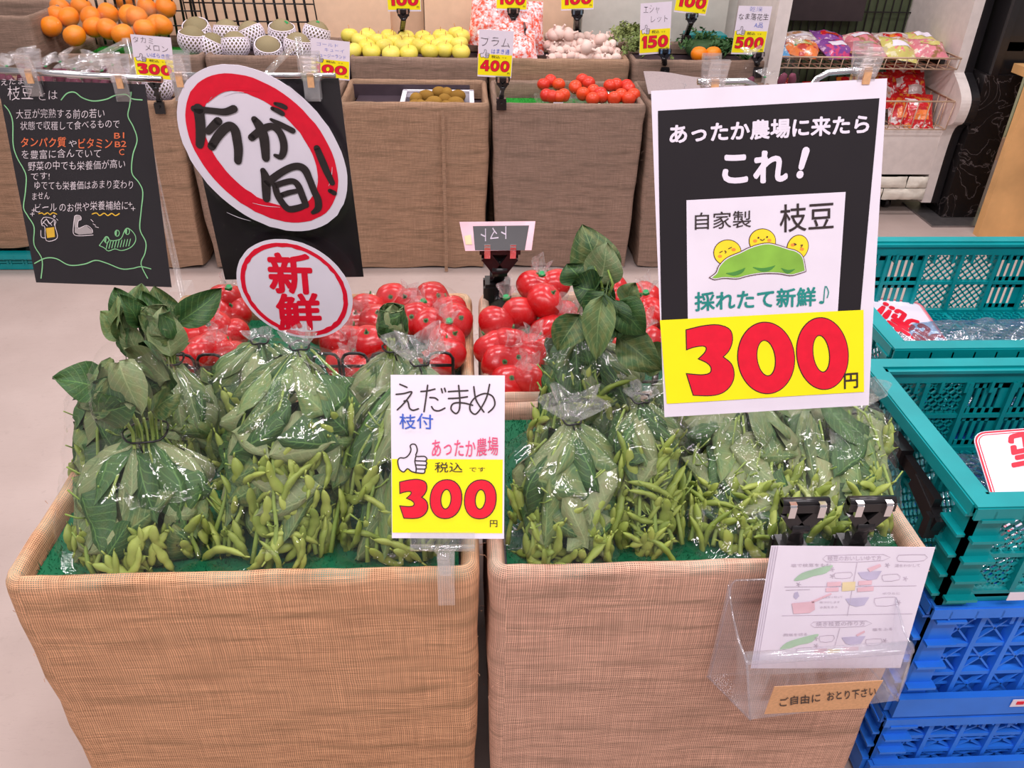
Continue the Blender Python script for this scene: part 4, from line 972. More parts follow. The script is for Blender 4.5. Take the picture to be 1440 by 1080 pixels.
# tomatoes: per bag, fruit pixels with their distance (world y); r from the photo
def TP(x, y, Y): return tuple(atY(x, y, Y))
tb = [
 ('tomato bag at the left end of the tomatoes, beside the round sign', [(318, 420, 1.36), (303, 443, 1.32), (328, 440, 1.34)], (322, 405)),
 ('tomato bag low at the left, right of the black leafy soybean bags', [(275, 468, 1.25), (300, 462, 1.25), (325, 470, 1.26)], (300, 452)),
 ('tomato bag directly right of the small round sign', [(517, 433, 1.36), (530, 452, 1.31), (500, 455, 1.33)], (512, 440)),
 ('tomato bag at the back, right of the round sign, near the rim', [(552, 422, 1.40), (578, 428, 1.38)], (570, 418)),
 ('tomato bag in the back right corner of the left tomato box', [(608, 420, 1.38), (632, 436, 1.33), (590, 440, 1.35)], (596, 424)),
 ('tomato bag in the middle right of the left tomato box', [(604, 458, 1.28), (585, 450, 1.30)], (615, 440)),
 ('single tomato bag with gathered film at the right rim of the left box', [(629, 480, 1.22), (640, 452, 1.27)], (632, 452)),
 ('tomato bag behind the black wire divider, left of the leafy cap bag', [(495, 478, 1.23), (518, 482, 1.22), (475, 486, 1.22)], (492, 474)),
 ('lowest tomato bag behind the wire divider in the left box', [(486, 515, 1.15), (505, 528, 1.14), (615, 512, 1.15)][:2], (492, 505)),
 ('tomato bag low beside the right end of the wire divider', [(612, 512, 1.15), (628, 498, 1.17)], (616, 500)),
 ('lower left tomato bag peeking above the wire divider', [(300, 492, 1.19), (322, 500, 1.18), (280, 498, 1.17)], (303, 482)),
 ('tomato bag nearly hidden behind the small round sign', [(455, 462, 1.30), (470, 450, 1.33)], (462, 446)),
 ('highest tomato bag of the right box, standing on the others with a green tape', [(752, 402, 1.33), (766, 423, 1.28), (778, 400, 1.34)], (762, 386)),
 ('tomato bag with green tape at the left back of the right box', [(698, 454, 1.26), (731, 440, 1.28)], (712, 419)),
 ('tomato bag below the green taped one, left side of the right box', [(692, 488, 1.20), (718, 482, 1.20), (704, 512, 1.16)], (716, 486)),
 ('tomato bag in the middle of the right box, next to the leaning soybean bag', [(737, 508, 1.16), (752, 492, 1.18)], (748, 480)),
 ('tomato bag lowest in the right box by the wire divider', [(716, 540, 1.12), (745, 535, 1.12)], (738, 520)),
 ('tomato bag right of the taped ones, under the highest bag', [(770, 464, 1.25), (788, 443, 1.29)], (790, 440)),
 ('tomato bag behind the tall sprouting soybean bag', [(858, 407, 1.38), (878, 425, 1.35)], (862, 396)),
 ('tomato bag at the left edge of the big price poster', [(905, 420, 1.36), (918, 440, 1.33), (900, 455, 1.3)], (908, 412)),
 ('lower tomato bag at the left edge of the big price poster', [(907, 480, 1.24), (885, 490, 1.24)], (905, 462)),
 ('tomato bag hidden mostly by the poster, back row of the right box', [(960, 420, 1.36), (985, 440, 1.33)], (970, 405)),
]
for i, (lab, cs, nk) in enumerate(tb):
    pts = [TP(*c) for c in cs]; cy = sum(c[2] for c in cs)/len(cs)
    fruit_bag('tomato_bag', lab, 'tomato bag', pts, .0335, TOM, TP(*nk, cy-.012), 100+i, tape=i in (12, 13, 4, 6, 0, 19, 2), tr=.014)

# black wire dividers between the soybean bags and the tomatoes
def divider(lab, p0, p1, z0, z1, n, rw=.0026, lean=(0, 0, 0), rows=(.35, .72), label2=None):
    p0, p1 = Vector(p0), Vector(p1); t = thing('wire_divider', lab, 'wire divider', (p0+p1)/2+Vector((0, 0, z0)))
    d = p1-p0; ln = Vector(lean)
    for k in range(n):
        a = p0+d*(k+.06)/n; b = p0+d*(k+.94)/n; hh = z1-z0; m = MB(); q = .18*(b-a).length
        up = lambda p, h: p+Vector((0, 0, z0+h))+ln*(h/hh)
        m.tube([up(a, 0), up(a, hh-q*1.5), up(a.lerp(b, .12), hh-q*.4), up(a.lerp(b, .3), hh), up(a.lerp(b, .7), hh), up(a.lerp(b, .88), hh-q*.4), up(b, hh-q*1.5), up(b, 0)], rw, 6)
        W(t, 'wire_loop', m, 'black_wire')
    for f_ in rows:
        m = MB(); h = (z1-z0)*f_; m.tube([p0+Vector((0, 0, z0+h))+ln*f_, p1+Vector((0, 0, z0+h))+ln*f_], rw, 6); W(t, 'cross_wire', m, 'black_wire')
    return t
divider('black wire divider between soybean bags and tomatoes, left box', (-.50, 1.085, 0), (-.02, 1.085, 0), ZR-.04, ZR+.075, 11, rows=(.5, .8))
divider('black wire divider between soybean bags and tomatoes, right box', (.12, 1.085, 0), (.52, 1.085, 0), ZR-.04, ZR+.075, 9, rows=(.5, .8))
divider('black wire divider standing behind the netted melons', atY(262, 50, 3.70)*1, atY(452, 52, 3.70)*1, 0, .001, 1) if False else None
pa, pb = atY(268, 60, 3.6), atY(452, 62, 3.6)
divider('black wire divider leaning behind the netted melons', (pa.x, 3.62, 0), (pb.x, 3.62, 0), .68, .895, 13, .003, lean=(-.03, .06, 0), rows=(.42, .72, .2))
divider('black wire divider behind the bagged oranges', (-1.49, 3.62, 0), (-1.05, 3.62, 0), .68, .93, 12, .003, rows=(.3, .52, .75))

def sph(name, mat, sc3=(1, 1, 1), fn=None, nu=16, nv=10):
    mb = MB(); mb.sphere((0, 0, 0), sc3, nu, nv, fn=fn); return mb.mesh(name, [mat])
ORA = [sph('orange', 'orange_peel', (1, 1, .9), lambda d: 1-.08*max(0, d.z)**8)]
# oranges (bagged)
S5 = 1/5.4
ol = [[(385, 200), (440, 120), (520, 130), (565, 270), (460, 60)], [(620, 50), (715, 205), (825, 100), (690, 130), (820, 220)], [(985, 115), (930, 260), (1100, 220), (1230, 190), (1180, 190)], [(1120, 60), (1260, 55), (950, 10), (1040, 130)]]
ll = ['bag of oranges at the left, lying on the turf', 'bag of oranges in the middle with the highest fruit', 'bag of oranges behind the first melon price card', 'bag of oranges at the upper right of the tray']
for i, g in enumerate(ol):
    cs = [atY(x*S5, y*S5, 3.50-.0011*(y-120)+(.05 if y < 100 else 0)) for x, y in g]
    for c in cs: c.z = max(c.z, TZ-.0)
    nk = sum(cs, Vector())/len(cs)+Vector((.03, -.02, .09))
    fruit_bag('orange_bag', ll[i], 'bag of oranges', [tuple(c) for c in cs], .041, ORA, nk, 300+i, tape=False, part='orange', calyx=False, tr=.02)
# melons in foam nets
MEL = sph('melon', 'melon_skin', (1, 1, 1))
nm_ = MB(); K = 22
def sp_(a, t, r=1.05): return Vector((r*math.sin(t)*math.cos(a), r*math.sin(t)*math.sin(a), r*math.cos(t)))
for k in range(K):
    for sg in (1, -1):
        P = [sp_(2*PI*(k+sg*j*.5)/K+.04*math.sin(j), PI*(.36+.56*j/9)) for j in range(10)]
        for a, b in zip(P, P[1:]):
            n = ((a+b)/2).normalized(); s_ = (b-a).cross(n).normalized()*.045; q = nm_.add([a-s_, a+s_, b+s_, b-s_, (a-s_)*1.03, (a+s_)*1.03, (b+s_)*1.03, (b-s_)*1.03]); nm_.face((q+4, q+5, q+6, q+7)); nm_.face((q, q+4, q+7, q+3)); nm_.face((q+1, q+2, q+6, q+5))
nm_.tube([sp_(2*PI*j/K, PI*.355, 1.07) for j in range(K+1)], .045, 5)
NET = nm_.mesh('foam_net', ['foam_net'])
ml = [(265, 215, 'melon in a foam net at the back left of the melon tray'), (205, 300, 'melon tipped to the left in the front row of the melon tray'), (320, 345, 'melon, second from the left in the front row of the melon tray'), (475, 250, 'melon with a green sticker in the middle of the back row'), (545, 345, 'tan netted melon in the middle of the front row'), (700, 255, 'melon in the back row right of the stickered one'), (790, 355, 'smooth tan melon, fourth in the front row'), (895, 240, 'melon in a tall foam net, back row right'), (1000, 350, 'melon with a green leaf sticker at the right end of the front row'), (1130, 255, 'melon in the back right corner beside the price card')]
for i, (x, y, lab) in enumerate(ml):
    Yk = 3.40 if y > 290 else 3.52; c = atY(230+x*S5, y*S5, Yk); r_ = .051
    t = thing('melon', lab, 'melon', c-Vector((0, 0, r_)), 'netted melons in the upper back tray'); t.rotation_euler = (random.Random(i).uniform(.1, .5), random.Random(i+9).uniform(-.3, .3), i)
    link('fruit', MEL, t, M=Matrix.Translation((0, 0, r_)) @ Matrix.Scale(r_, 4)); link('foam_net', NET, t, M=Matrix.Translation((0, 0, r_)) @ Matrix.Scale(r_, 4))
    if i in (3, 8, 9, 7):
        m = MB(); m.grid(lambda a, b: sp_(1.0+(a-.5)*.5+1.5*i, .45+(b-.5)*.28, 1.02), 3, 3); link('sticker', m.mesh('sticker', ['tape_green']), t, M=Matrix.Translation((0, 0, r_)) @ Matrix.Scale(r_, 4))
c = atY(222, 122, 3.1); r_ = .05; t = thing('melon', 'single melon in a foam net in the lower box beside the black clip stand', 'melon', c-Vector((0, 0, r_))); link('fruit', MEL, t, M=Matrix.Translation((0, 0, r_)) @ Matrix.Scale(r_, 4)); link('foam_net', NET, t, M=Matrix.Translation((0, 0, r_)) @ Matrix.Scale(r_, 4))
# yellow apples
APP = [sph('apple', 'yellow_apple', (1, 1, .88), lambda d: 1-.22*max(0, d.z)**7-.12*max(0, -d.z)**7+.015*math.sin(5*math.atan2(d.y, d.x)))]
sm_ = MB(); sm_.tube([(0, 0, .6), (.03, 0, .85), (.09, .02, 1.1)], [.035, .03, .045], 5); STEM = sm_.mesh('stem', ['wood_edge'])
al = [(190, 300), (345, 305), (525, 315), (665, 322), (810, 325), (960, 310), (1090, 285), (280, 345), (430, 348), (570, 352), (690, 367), (860, 352), (1005, 352), (1135, 310), (335, 395), (485, 392), (640, 388), (780, 388), (930, 385), (1115, 372), (215, 430), (375, 440), (540, 455), (690, 450), (865, 432), (990, 420), (1130, 440)]
rown = [(0, 7, 'rear'), (7, 14, 'second from rear'), (14, 20, 'third from rear'), (20, 27, 'front')]
for a0, a1, rn_ in rown:
    srt = sorted(range(a0, a1), key=lambda k: al[k][0])
    for pos, k in enumerate(srt):
        x, y = al[k]; c = atY(460+x/6, y/6, 3.36+(440-y)*.0014); c.z = max(c.z, TZ-.005)
        t = thing('apple', f'yellow apple, {ORD[pos]} from the left in the {rn_} row', 'apple', c, 'yellow apples in the upper tray'); rr = random.Random(k)
        t.rotation_euler = (rr.uniform(-.4, .3), rr.uniform(-.3, .3), rr.uniform(0, 6)); t.scale = (.036,)*3
        link('fruit', APP[0], t); link('stem', STEM, t)
# kiwis in a foam tray
t = thing('foam_tray', 'white foam tray holding the kiwis in the lower back row', 'tray')
p0 = atY(568, 152, BY+.03); p1 = atY(660, 152, BY+.03); zt = BZ-.088
m = MB(); cx, cy = (p0.x+p1.x)/2, BY+.155; wx, wy = (p1.x-p0.x)/2+.01, .125; t.location = (cx, cy, zt)
m.box((cx, cy, zt+.004), (2*wx, 2*wy, .008)); m.box((cx-wx, cy, zt+.032), (.008, 2*wy, .064)); m.box((cx+wx, cy, zt+.032), (.008, 2*wy, .064)); m.box((cx, cy-wy, zt+.032), (2*wx, .008, .064)); m.box((cx, cy+wy, zt+.032), (2*wx, .008, .064))
W(t, 'tray_body', m, 'tray_foam')
m = MB(); m.box((cx, cy-wy, zt+.066), (2*wx+.014, .016, .005)); m.box((cx, cy+wy, zt+.066), (2*wx+.014, .016, .005)); m.box((cx-wx, cy, zt+.066), (.016, 2*wy, .005)); m.box((cx+wx, cy, zt+.066), (.016, 2*wy, .005)); W(t, 'tray_rim', m, 'tray_foam')
KIW = sph('kiwi', 'kiwi_skin', (.82, .82, 1.12), lambda d: 1-.05*abs(d.z)**12)
kl = [(750, 835), (835, 812), (950, 785), (1010, 790), (1100, 812), (740, 895), (785, 900), (905, 865), (1000, 850), (1010, 905), (1085, 870), (1110, 900), (850, 900)]
for i, (x, y) in enumerate(kl):
    c = atY(460+x/6, y/6, 3.0+(900-y)*.0012); c.z = max(c.z, zt+.05)
    o = link('kiwi', KIW, None, M=Matrix.Translation(c) @ Matrix.Rotation(1.2+.5*math.sin(i*3), 4, 'X') @ Matrix.Rotation(i*1.1, 4, 'Y') @ Matrix.Scale(.0285, 4))
    tag(o, f'brown kiwi in the white foam tray, {ORD[sorted(kl).index((x, y))]} counting from the left', 'kiwi', 'kiwis in the foam tray')
m = MB(); m.box((-.20, BY+.17, BZ-.055), (.40, .26, .02)); m.box((-.20, BY+.30, BZ-.03), (.44, .006, .05)); tag(link('dark_liner', m.mesh('l', ['dark_liner'])), 'dark plastic liner left of the kiwi tray', 'liner')
# plums in clear packs
PLU = sph('plum', 'plum_skin', (1, 1, .92), lambda d: 1-.1*max(0, d.z)**8-.03*max(0, math.cos(math.atan2(d.y, d.x)))**12)
S4 = 280/1440
pl_ = [('clear pack of plums at the left with a white sticker', [(640, 610), (690, 585), (750, 612), (660, 690), (700, 700), (750, 700), (785, 690)]),
       ('clear pack of plums in the middle, rear', [(870, 630), (920, 580), (965, 600), (1000, 660)]),
       ('clear pack of plums in the middle, front', [(925, 680), (995, 715), (1050, 680), (1060, 700)]),
       ('clear pack of plums at the right, rear', [(1120, 620), (1165, 615), (1240, 620), (1255, 640)]),
       ('clear pack of plums at the right, front', [(1200, 690), (1255, 715), (1290, 685), (1150, 712)])]
for i, (lab, L) in enumerate(pl_):
    cs = [atY(640+x*S4, y*S4, 3.02+(700-y)*.0012) for x, y in L]
    for c in cs: c.z = max(c.z, BZ-.03)
    cen = sum(cs, Vector())/len(cs); t = thing('plum_pack', lab, 'plum pack', (cen.x, cen.y, BZ-.058))
    for k, c in enumerate(cs): link('plum', PLU, t, M=Matrix.Translation(c-t.location) @ Matrix.Rotation(k*1.3+i, 4, 'X') @ Matrix.Rotation(k, 4, 'Z') @ Matrix.Scale(.0255 if i else .0245, 4))
    m = MB(); w_ = .06; m.lathe([(w_*.85, 0), (w_*1.1, .04), (w_*1.18, .042), (w_*1.18, .044)], 16, (cen.x, cen.y, BZ-.058), fn=lambda a, j: 1/max(abs(math.cos(a)), abs(math.sin(a)))**.7)
    W(t, 'clear_tub', m, 'clear_plastic')
    if i == 0: m = MB(); m.box((cen.x+.008, 2.965, BZ-.012), (.035, .002, .014)); W(t, 'sticker', m, 'paper')
# garlic
gb = MB(); gb.sphere((0, 0, 0), (1, 1, .8), 18, 10, fn=lambda d: 1+.07*math.sin(9*math.atan2(d.y, d.x))*(1-abs(d.z))+.0); gb.lathe([(.42, .55), (.2, .85), (.13, 1.3), (.17, 1.45)], 8); gb.lathe([(.25, -.85), (.3, -.75)], 8); GAR = gb.mesh('garlic', ['garlic_skin'])
rr = random.Random(77); gx0, gx1 = atY(772, 70, 3.4).x, atY(872, 70, 3.4).x
gl = [(685, 230), (720, 250), (770, 262), (800, 230), (840, 240), (860, 270), (900, 285), (930, 275), (950, 270)]
k = 0; placed = []
for row in range(4):
    for c_ in range(11):
        x = gx0+(gx1-gx0)*(c_+.2+.5*(row % 2)+rr.uniform(-.15, .15))/11; y = 3.36+row*.07+rr.uniform(-.01, .01); z = TZ-.012+rr.uniform(0, .012)+.012*row
        o = link('garlic_bulb', GAR, None, M=Matrix.Translation((x, y, z)) @ Matrix.Rotation(rr.uniform(-1.2, 1.2), 4, 'X') @ Matrix.Rotation(rr.uniform(-1, 1), 4, 'Y') @ Matrix.Scale(.0215, 4))
        tag(o, f'garlic bulb, {ORD[c_]} from the left in the {["front", "second", "third", "rear"][row]} row of the garlic pile', 'garlic', 'garlic bulbs in the upper tray')
for i, (x, y) in enumerate([(715, 250), (750, 235), (820, 250), (950, 345), (1050, 290)]):
    c = atY(640+x*S4, y*S4, 3.5 if y < 300 else 3.36)
    o = link('garlic_bulb', GAR, None, M=Matrix.Translation(c) @ Matrix.Rotation(.6*i, 4, 'Y') @ Matrix.Rotation(.4, 4, 'X') @ Matrix.Scale(.029, 4)); tag(o, f'larger garlic bulb lying on top of the pile, {ORD[i]} from the left', 'garlic', 'garlic bulbs in the upper tray')
# black mesh basket edge beside the garlic, speckled packs
m = MB(); pa, pb = atY(761, 30, 3.6), atY(775, 74, 3.34)
for k in range(9):
    f_ = k/8; m.bar((.235+.0*f_, 3.35+.27*f_, TZ-.03), (.235, 3.37+.27*f_, TZ+.10), .003, .003); m.bar((.235, 3.34, TZ-.03+.125*f_), (.235, 3.64, TZ-.02+.125*f_), .003, .003)
m.bar((.235, 3.34, TZ+.1), (.235, 3.64, TZ+.11), .006, .008); tag(link('mesh_basket_side', m.mesh('b', ['black_wire'])), 'black mesh basket side between the speckled packs and the garlic', 'basket')
for i, (x, y, Yk, sx, sy, rz_, tl, lab) in enumerate([(722, 45, 3.46, .17, .20, .05, 1.15, 'orange and white speckled pack standing in front, behind the plum price card'), (690, 28, 3.56, .18, .2, -.35, 1.2, 'orange and white speckled pack leaning left with a folded orange edge'), (742, 40, 3.52, .13, .20, .1, 1.25, 'orange and white speckled pack next to the black mesh basket'), (700, 62, 3.38, .16, .14, 0, .7, 'orange and white speckled pack lowest at the tray front'), (733, 66, 3.36, .12, .14, .1, .8, 'orange and white speckled pack low beside the garlic')]):
    pillow('speckled_pack', lab, 'pack', atY(x, y, Yk), sx, sy, .07, rz_, tl, 'speckled_pack', group='speckled packs in the upper tray')
# leafy greens, pumpkins
def herb(lab, c, r, n, mat, seed):
    rr = random.Random(seed); t = thing('leafy_bunch', lab, 'greens', c); mb = MB()
    for _ in range(n):
        a = rr.uniform(0, 2*PI); e = rr.uniform(.1, 1.2); L = r*rr.uniform(.7, 1.2); d = Vector((math.cos(a)*math.cos(e), math.sin(a)*math.cos(e), math.sin(e)))
        P = [Vector(c)+d*L*q+Vector((0, 0, -.4*L*q*q)) for q in (0, .4, .7, 1)]; mb.tube(P, .0016, 4, False)
        for q in (1, 2, 3):
            for s_ in (-1, 1):
                for v in range(2):
                    s2 = d.orthogonal().normalized()*s_; e2 = P[q]+(s2*rr.uniform(.3, 1)+Vector((rr.uniform(-1, 1), rr.uniform(-1, 1), rr.uniform(-.3, .6)))*.7)*.02; b = mb.add([P[q], P[q]+(e2-P[q])*.5+Vector((.005, 0, .003)), e2, P[q]+(e2-P[q])*.5-Vector((.005, 0, .003))]); mb.face((b, b+1, b+2, b+3))
    W(t, 'fronds', mb, mat, kind='stuff'); return t
herb('feathery green bunch in the left of the upper right tray', atY(905, 66, 3.45), .10, 70, 'herb', 1); herb('second feathery bunch at the tray corner beside the garlic', atY(885, 50, 3.56), .08, 50, 'herb', 2)
herb('dark leafy bunch left of the half hidden peanut price card', atY(1022, 72, 3.42), .08, 60, 'squash_leaf', 3); herb('dark leafy greens behind the orange fruit', atY(985, 62, 3.55), .09, 50, 'squash_leaf', 4)
PUM = sph('pumpkin', 'pumpkin', (1, 1, .7), lambda d: 1+.07*abs(math.sin(5*math.atan2(d.y, d.x)))*(1-abs(d.z))-.2*max(0, d.z)**8, 24)
for i, (x, y, s_, lab) in enumerate([(985, 68, .06, 'dark green pumpkin between the two middle price cards'), (1010, 66, .05, 'smaller dark green pumpkin right of the larger one'), (1060, 74, .05, 'dark green pumpkin under the right price card')]):
    o = link('pumpkin', PUM, None, M=Matrix.Translation(atY(x, y, 3.52)) @ Matrix.Scale(s_, 4)); tag(o, lab, 'pumpkin')
for i, (x, lab) in enumerate([(983, 'orange citrus fruit, left of the pair in the upper right tray'), (1003, 'orange citrus fruit, right of the pair in the upper right tray')]):
    o = link('orange', ORA[0], None, M=Matrix.Translation(atY(x, 76, 3.38)) @ Matrix.Scale(.033, 4)); tag(o, lab, 'orange')
m = MB(); m.box((1.0, 3.6, TZ+.02), (.16, .1, .06)); tag(link('teal_tub', m.mesh('t', ['crate_teal'])), 'small teal tub behind the pumpkins', 'tub')
# small tied bags, lower back row
SP = sph('root', 'sweet_potato', (.6, .6, 1.3), lambda d: 1-.2*abs(d.z)**4+.05*math.sin(6*d.x+4*d.z))
for i, (x, y) in enumerate([(18, 92), (45, 80), (72, 92), (92, 85), (112, 95), (135, 85), (150, 98), (165, 90), (122, 108), (180, 104)]):
    c = atY(x, y+22, 3.02+(.1 if y < 90 else 0)); c.z = max(c.z, BZ-.03); cs = [(c.x-.03, c.y, c.z), (c.x+.025, c.y+.02, c.z+.01), (c.x, c.y-.02, c.z+.005)]
    t = fruit_bag('tied_bag', f'small clear bag tied with green tape, {ORD[[18, 45, 72, 92, 112, 122, 135, 150, 165, 180].index(x)]} from the left behind the black handwritten board', 'bag', cs, .026, [SP], (c.x, c.y-.01, c.z+.05), 400+i, part='root', calyx=False, tr=.045, tdir=(nz(i, 3, 3, 1.3)*.8, -.1, 1), group='small tied bags in the lower back row')
m = MB(); P0, P1, P2 = atY(905, 100, 3.18), atY(990, 108, 3.12), atY(912, 132, 2.98)
m.grid(lambda a, b: P0+(P1-P0)*a*1.6+(P2-P0)*b+Vector((0, 0, .004*math.sin(a*8))), 10, 2); m.grid(lambda a, b: P0+(P1-P0)*(1-a)*1.6+(P2-P0)*b+Vector((0, .003, -.002+.004*math.sin((1-a)*8))), 10, 2)
tag(link('mesh_sheet', m.mesh('ms', ['grey_mesh'])), 'fine grey mesh sheet leaning in the lower right back box', 'mesh sheet')
for i, (x, y, Yk, hh) in enumerate([(1050, 92, 3.05, .1), (1110, 86, 3.02, .12), (1072, 106, 2.98, .06), (950, 126, 3.0, .04), (968, 124, 3.05, .045), (1030, 118, 3.0, .05)]):
    c = atY(x, y+14, Yk); c.z = max(BZ-.03, c.z-.03); cs = [(c.x-.02, c.y, c.z), (c.x+.02, c.y+.01, c.z)]
    fruit_bag('tied_bag', ['tall clear bag with green tape behind the left clip of the poster', 'tall clear bag with green tape at the corner of the snack cabinet', 'clear bag with crumpled film between the two tall ones', 'little green taped bag on the grey mesh sheet, left', 'little green taped bag on the grey mesh sheet, right', 'clear bag behind the left chrome rod'][i], 'bag', cs, .024, [SP], (c.x, c.y-.01, c.z+hh), 500+i, part='root', calyx=False, tr=.03, tdir=(.1*i-.2, 0, 1))
# ------------------------------------------------------------------ signs, cards and their holders
THUMB = [(125, 540), (150, 520), (162, 490), (157, 468), (170, 457), (188, 460), (197, 480), (198, 500), (191, 530), (240, 530), (256, 545), (250, 558), (256, 572), (250, 584), (252, 598), (245, 607), (244, 622), (236, 632), (200, 630), (165, 622), (140, 605), (118, 625), (95, 612), (85, 585), (83, 555), (97, 540)]
def thumb(pap, blk, pl, T, wd, layer=2):
    L = catmull([T(x, y) for x, y in THUMB], 3, True); poly_on(pap, pl, [L], layer); stroke_on(blk, pl, L+[L[0]], wd, layer+1, 1, False)
    for q in ([(190, 557), (250, 559)], [(189, 582), (252, 584)], [(191, 606), (245, 607)], [(191, 530), (184, 560), (192, 600), (190, 630)]): stroke_on(blk, pl, [T(*p) for p in q], wd, layer+1, 2)
def card_print(t, pl, price, hand, big=False, thumb_on=True):
    """the shop's price card layout, in fractions of the card"""
    m = MB(); rect_sheet(m, pl, [(0, 0), (pl.w, 0), (pl.w, -pl.h), (0, -pl.h)], 0, thick=.0006); W(t, 'card', m, 'paper')
    m = MB(); rect_sheet(m, pl, [pl.fr(.005, .51), pl.fr(.985, .51), pl.fr(.985, .965), pl.fr(.005, .965)], 1); W(t, 'yellow_panel', m, 'yellow_ink', label='yellow price panel')
    r, b = MB(), MB(); price_on(r, b, pl, price, pl.fr(.08 if len(price) == 3 else .2, .872), pl.fr(.93, .872), pl.fr(.08, .637), 3)
    W(t, 'price_numerals', r, 'red_ink', label='fat red price numerals with dark outline'); 
    tfr(b, pl, '円', .875, .925, .94, .042, bold=.01)
    tfr(b, pl, '税込', .385, .59, .63, .062, bold=.004); tfr(b, pl, 'です', .69, .585, .83, .028)
    pp = MB()
    T = lambda x, y: pl.fr((x-43)/675, (y-45)/985)
    if thumb_on: thumb(pp, b, pl, T, .008*pl.w*1.4, 2); W(t, 'thumb_symbol', pp, 'paper')
    W(t, 'numeral_outline', b, 'black_ink')
    for (s_, x0, y0, x1, h, mm, bo) in hand:
        k = MB(); tfr(k, pl, s_, x0, y0, x1, h, bold=bo, wob=.05); W(t, 'handwriting', k, mm)
def laminated(t, pl, mg=.03):
    m = MB(); rect_sheet(m, pl, [(-mg*pl.w, mg*pl.w), (pl.w*(1+mg), mg*pl.w), (pl.w*(1+mg), -pl.h-mg*pl.w), (-mg*pl.w, -pl.h-mg*pl.w)], 8); W(t, 'laminate', m, 'laminate')
def clip_stand(lab, head, base, s=1.0, tilt=0, group=None):
    """black card clip: wide jaw with two silver tips, jointed arm, clamp on the rim"""
    head, base = Vector(head), Vector(base); t = thing('card_clip_stand', lab, 'card clip', base, group)
    m = MB(); w_ = .048*s; m.box(head, (w_, .012*s, .010*s)); m.box(head+Vector((0, .004*s, -.009*s)), (w_*.9, .008*s, .014*s), Matrix.Rotation(.3, 3, 'X')); m.bar(head+Vector((-.016*s, 0, -.008*s)), head+Vector((0, 0, -.03*s)), .010*s, .014*s); m.bar(head+Vector((.016*s, 0, -.008*s)), head+Vector((0, 0, -.03*s)), .010*s, .014*s)
    m.tube([head+Vector((-w_/2, 0, .005*s)), head+Vector((w_/2, 0, .005*s))], .005*s, 8); W(t, 'jaw', m, 'black_plastic')
    for dx in (-1, 1):
        m = MB(); m.box(head+Vector((dx*.015*s, -.008*s, -.001*s)), (.007*s, .004*s, .014*s)); m.box(head+Vector((dx*.015*s, -.0035*s, .007*s)), (.007*s, .010*s, .003*s)); W(t, 'jaw_tip', m, 'chrome', label='silver tip of the clip jaw')
    m = MB(); a = head+Vector((0, 0, -.028*s)); b = base+Vector((0, 0, .022*s)); m.bar(a, b, .012*s, .012*s); n = max(1, int((a-b).length/(.022*s)))
    for k in range(n+1): p = a.lerp(b, k/n); m.tube([p+Vector((-.009*s, 0, 0)), p+Vector((.009*s, 0, 0))], .0075*s, 8)
    W(t, 'arm', m, 'black_plastic')
    m = MB(); m.box(base+Vector((0, 0, .008*s)), (.03*s, .026*s, .018*s)); m.box(base+Vector((0, -.012*s, -.004*s)), (.034*s, .006*s, .034*s)); m.box(base+Vector((0, .012*s, -.004*s)), (.034*s, .006*s, .034*s)); m.tube([base+Vector((0, -.028*s, .002)), base+Vector((0, -.01*s, .002))], .004*s, 6); W(t, 'clamp', m, 'black_plastic')
    return t
def price_card(lab, q, Y, price, hand, stand=None, base=None, g=None, s=1.0, dy=0):
    TL, TR, BL = atY(*q[0], Y), atY(*q[1], Y), atY(*q[2], Y-dy); pl = Plane(TL, TR, BL); t = thing('price_card', lab, 'price card', BL, None)
    card_print(t, pl, price, hand)
    if stand: clip_stand(stand, atY(*base[0], Y-.004), atY(*base[1]), s)
    return t
price_card('price card reading 300 for the melons, under the bagged oranges', [(183, 48), (240, 53), (190, 110)], 2.9, '300', [('タカミ', .05, .17, .55, .13, 'black_ink', -.02), ('メロン', .33, .33, .9, .13, 'black_ink', -.02), ('いばらき産', .35, .48, .92, .1, 'blue_ink', -.005)],
    'black card clip on the rim below the melon price card', ((216, 112), (226, 150, 2.915)), 1.3)
price_card('price card with a partly hidden price, right of the round red sign', [(437, 53), (492, 59), (447, 108)], 2.9, '100', [('ゴールド', .15, .17, .7, .09, 'blue_ink', -.02), ('キューイ', .35, .3, .85, .09, 'blue_ink', -.02), ('ニュージーランド', .12, .45, .9, .09, 'blue_ink', -.01)],
    'black card clip on the rim behind the end of the right clear rod', ((462, 113), (463, 140, 2.915)), 1.1)
price_card('price card reading 400 for the plums, on a black clip stand', [(674, 41), (723, 44), (681, 107)], 2.9, '400', [('プラム', .06, .34, .9, .2, 'black_ink', -.02), ('はまき通', .38, .49, .9, .1, 'blue_ink', -.005)],
    'black card clip stand on the plum box rim', ((707, 112), (705, 145, 2.915)), 1.35)
price_card('price card reading 100 above the yellow apples', [(541, -50), (589, -50), (542, 16)], 3.35, '100', [], 'black card clip stand among the yellow apples', ((567, 16), (566, 50, 3.56)), 1.35)
price_card('price card reading 100 above the speckled packs', [(700, -54), (744, -52), (702, 14)], 3.45, '100', [], 'black card clip holding the card above the speckled packs', ((722, 15), (722, 38, 3.62)), 1.2)
price_card('price card reading 100 above the garlic', [(789, -48), (836, -50), (790, 15)], 3.5, '100', [], 'black card clip stand behind the garlic pile', ((812, 17), (811, 48, 3.6)), 1.35)
price_card('tilted price card reading 150, left of the poster rod', [(901, 5), (945, 2), (912, 75)], 3.25, '150', [('エシャ', .1, .2, .6, .15, 'black_ink', -.02), ('レット', .35, .38, .88, .13, 'black_ink', -.02)], 'black card clip stand on the rim below the tilted 150 card', ((935, 72), (934, 100, 3.3)), 1.35)
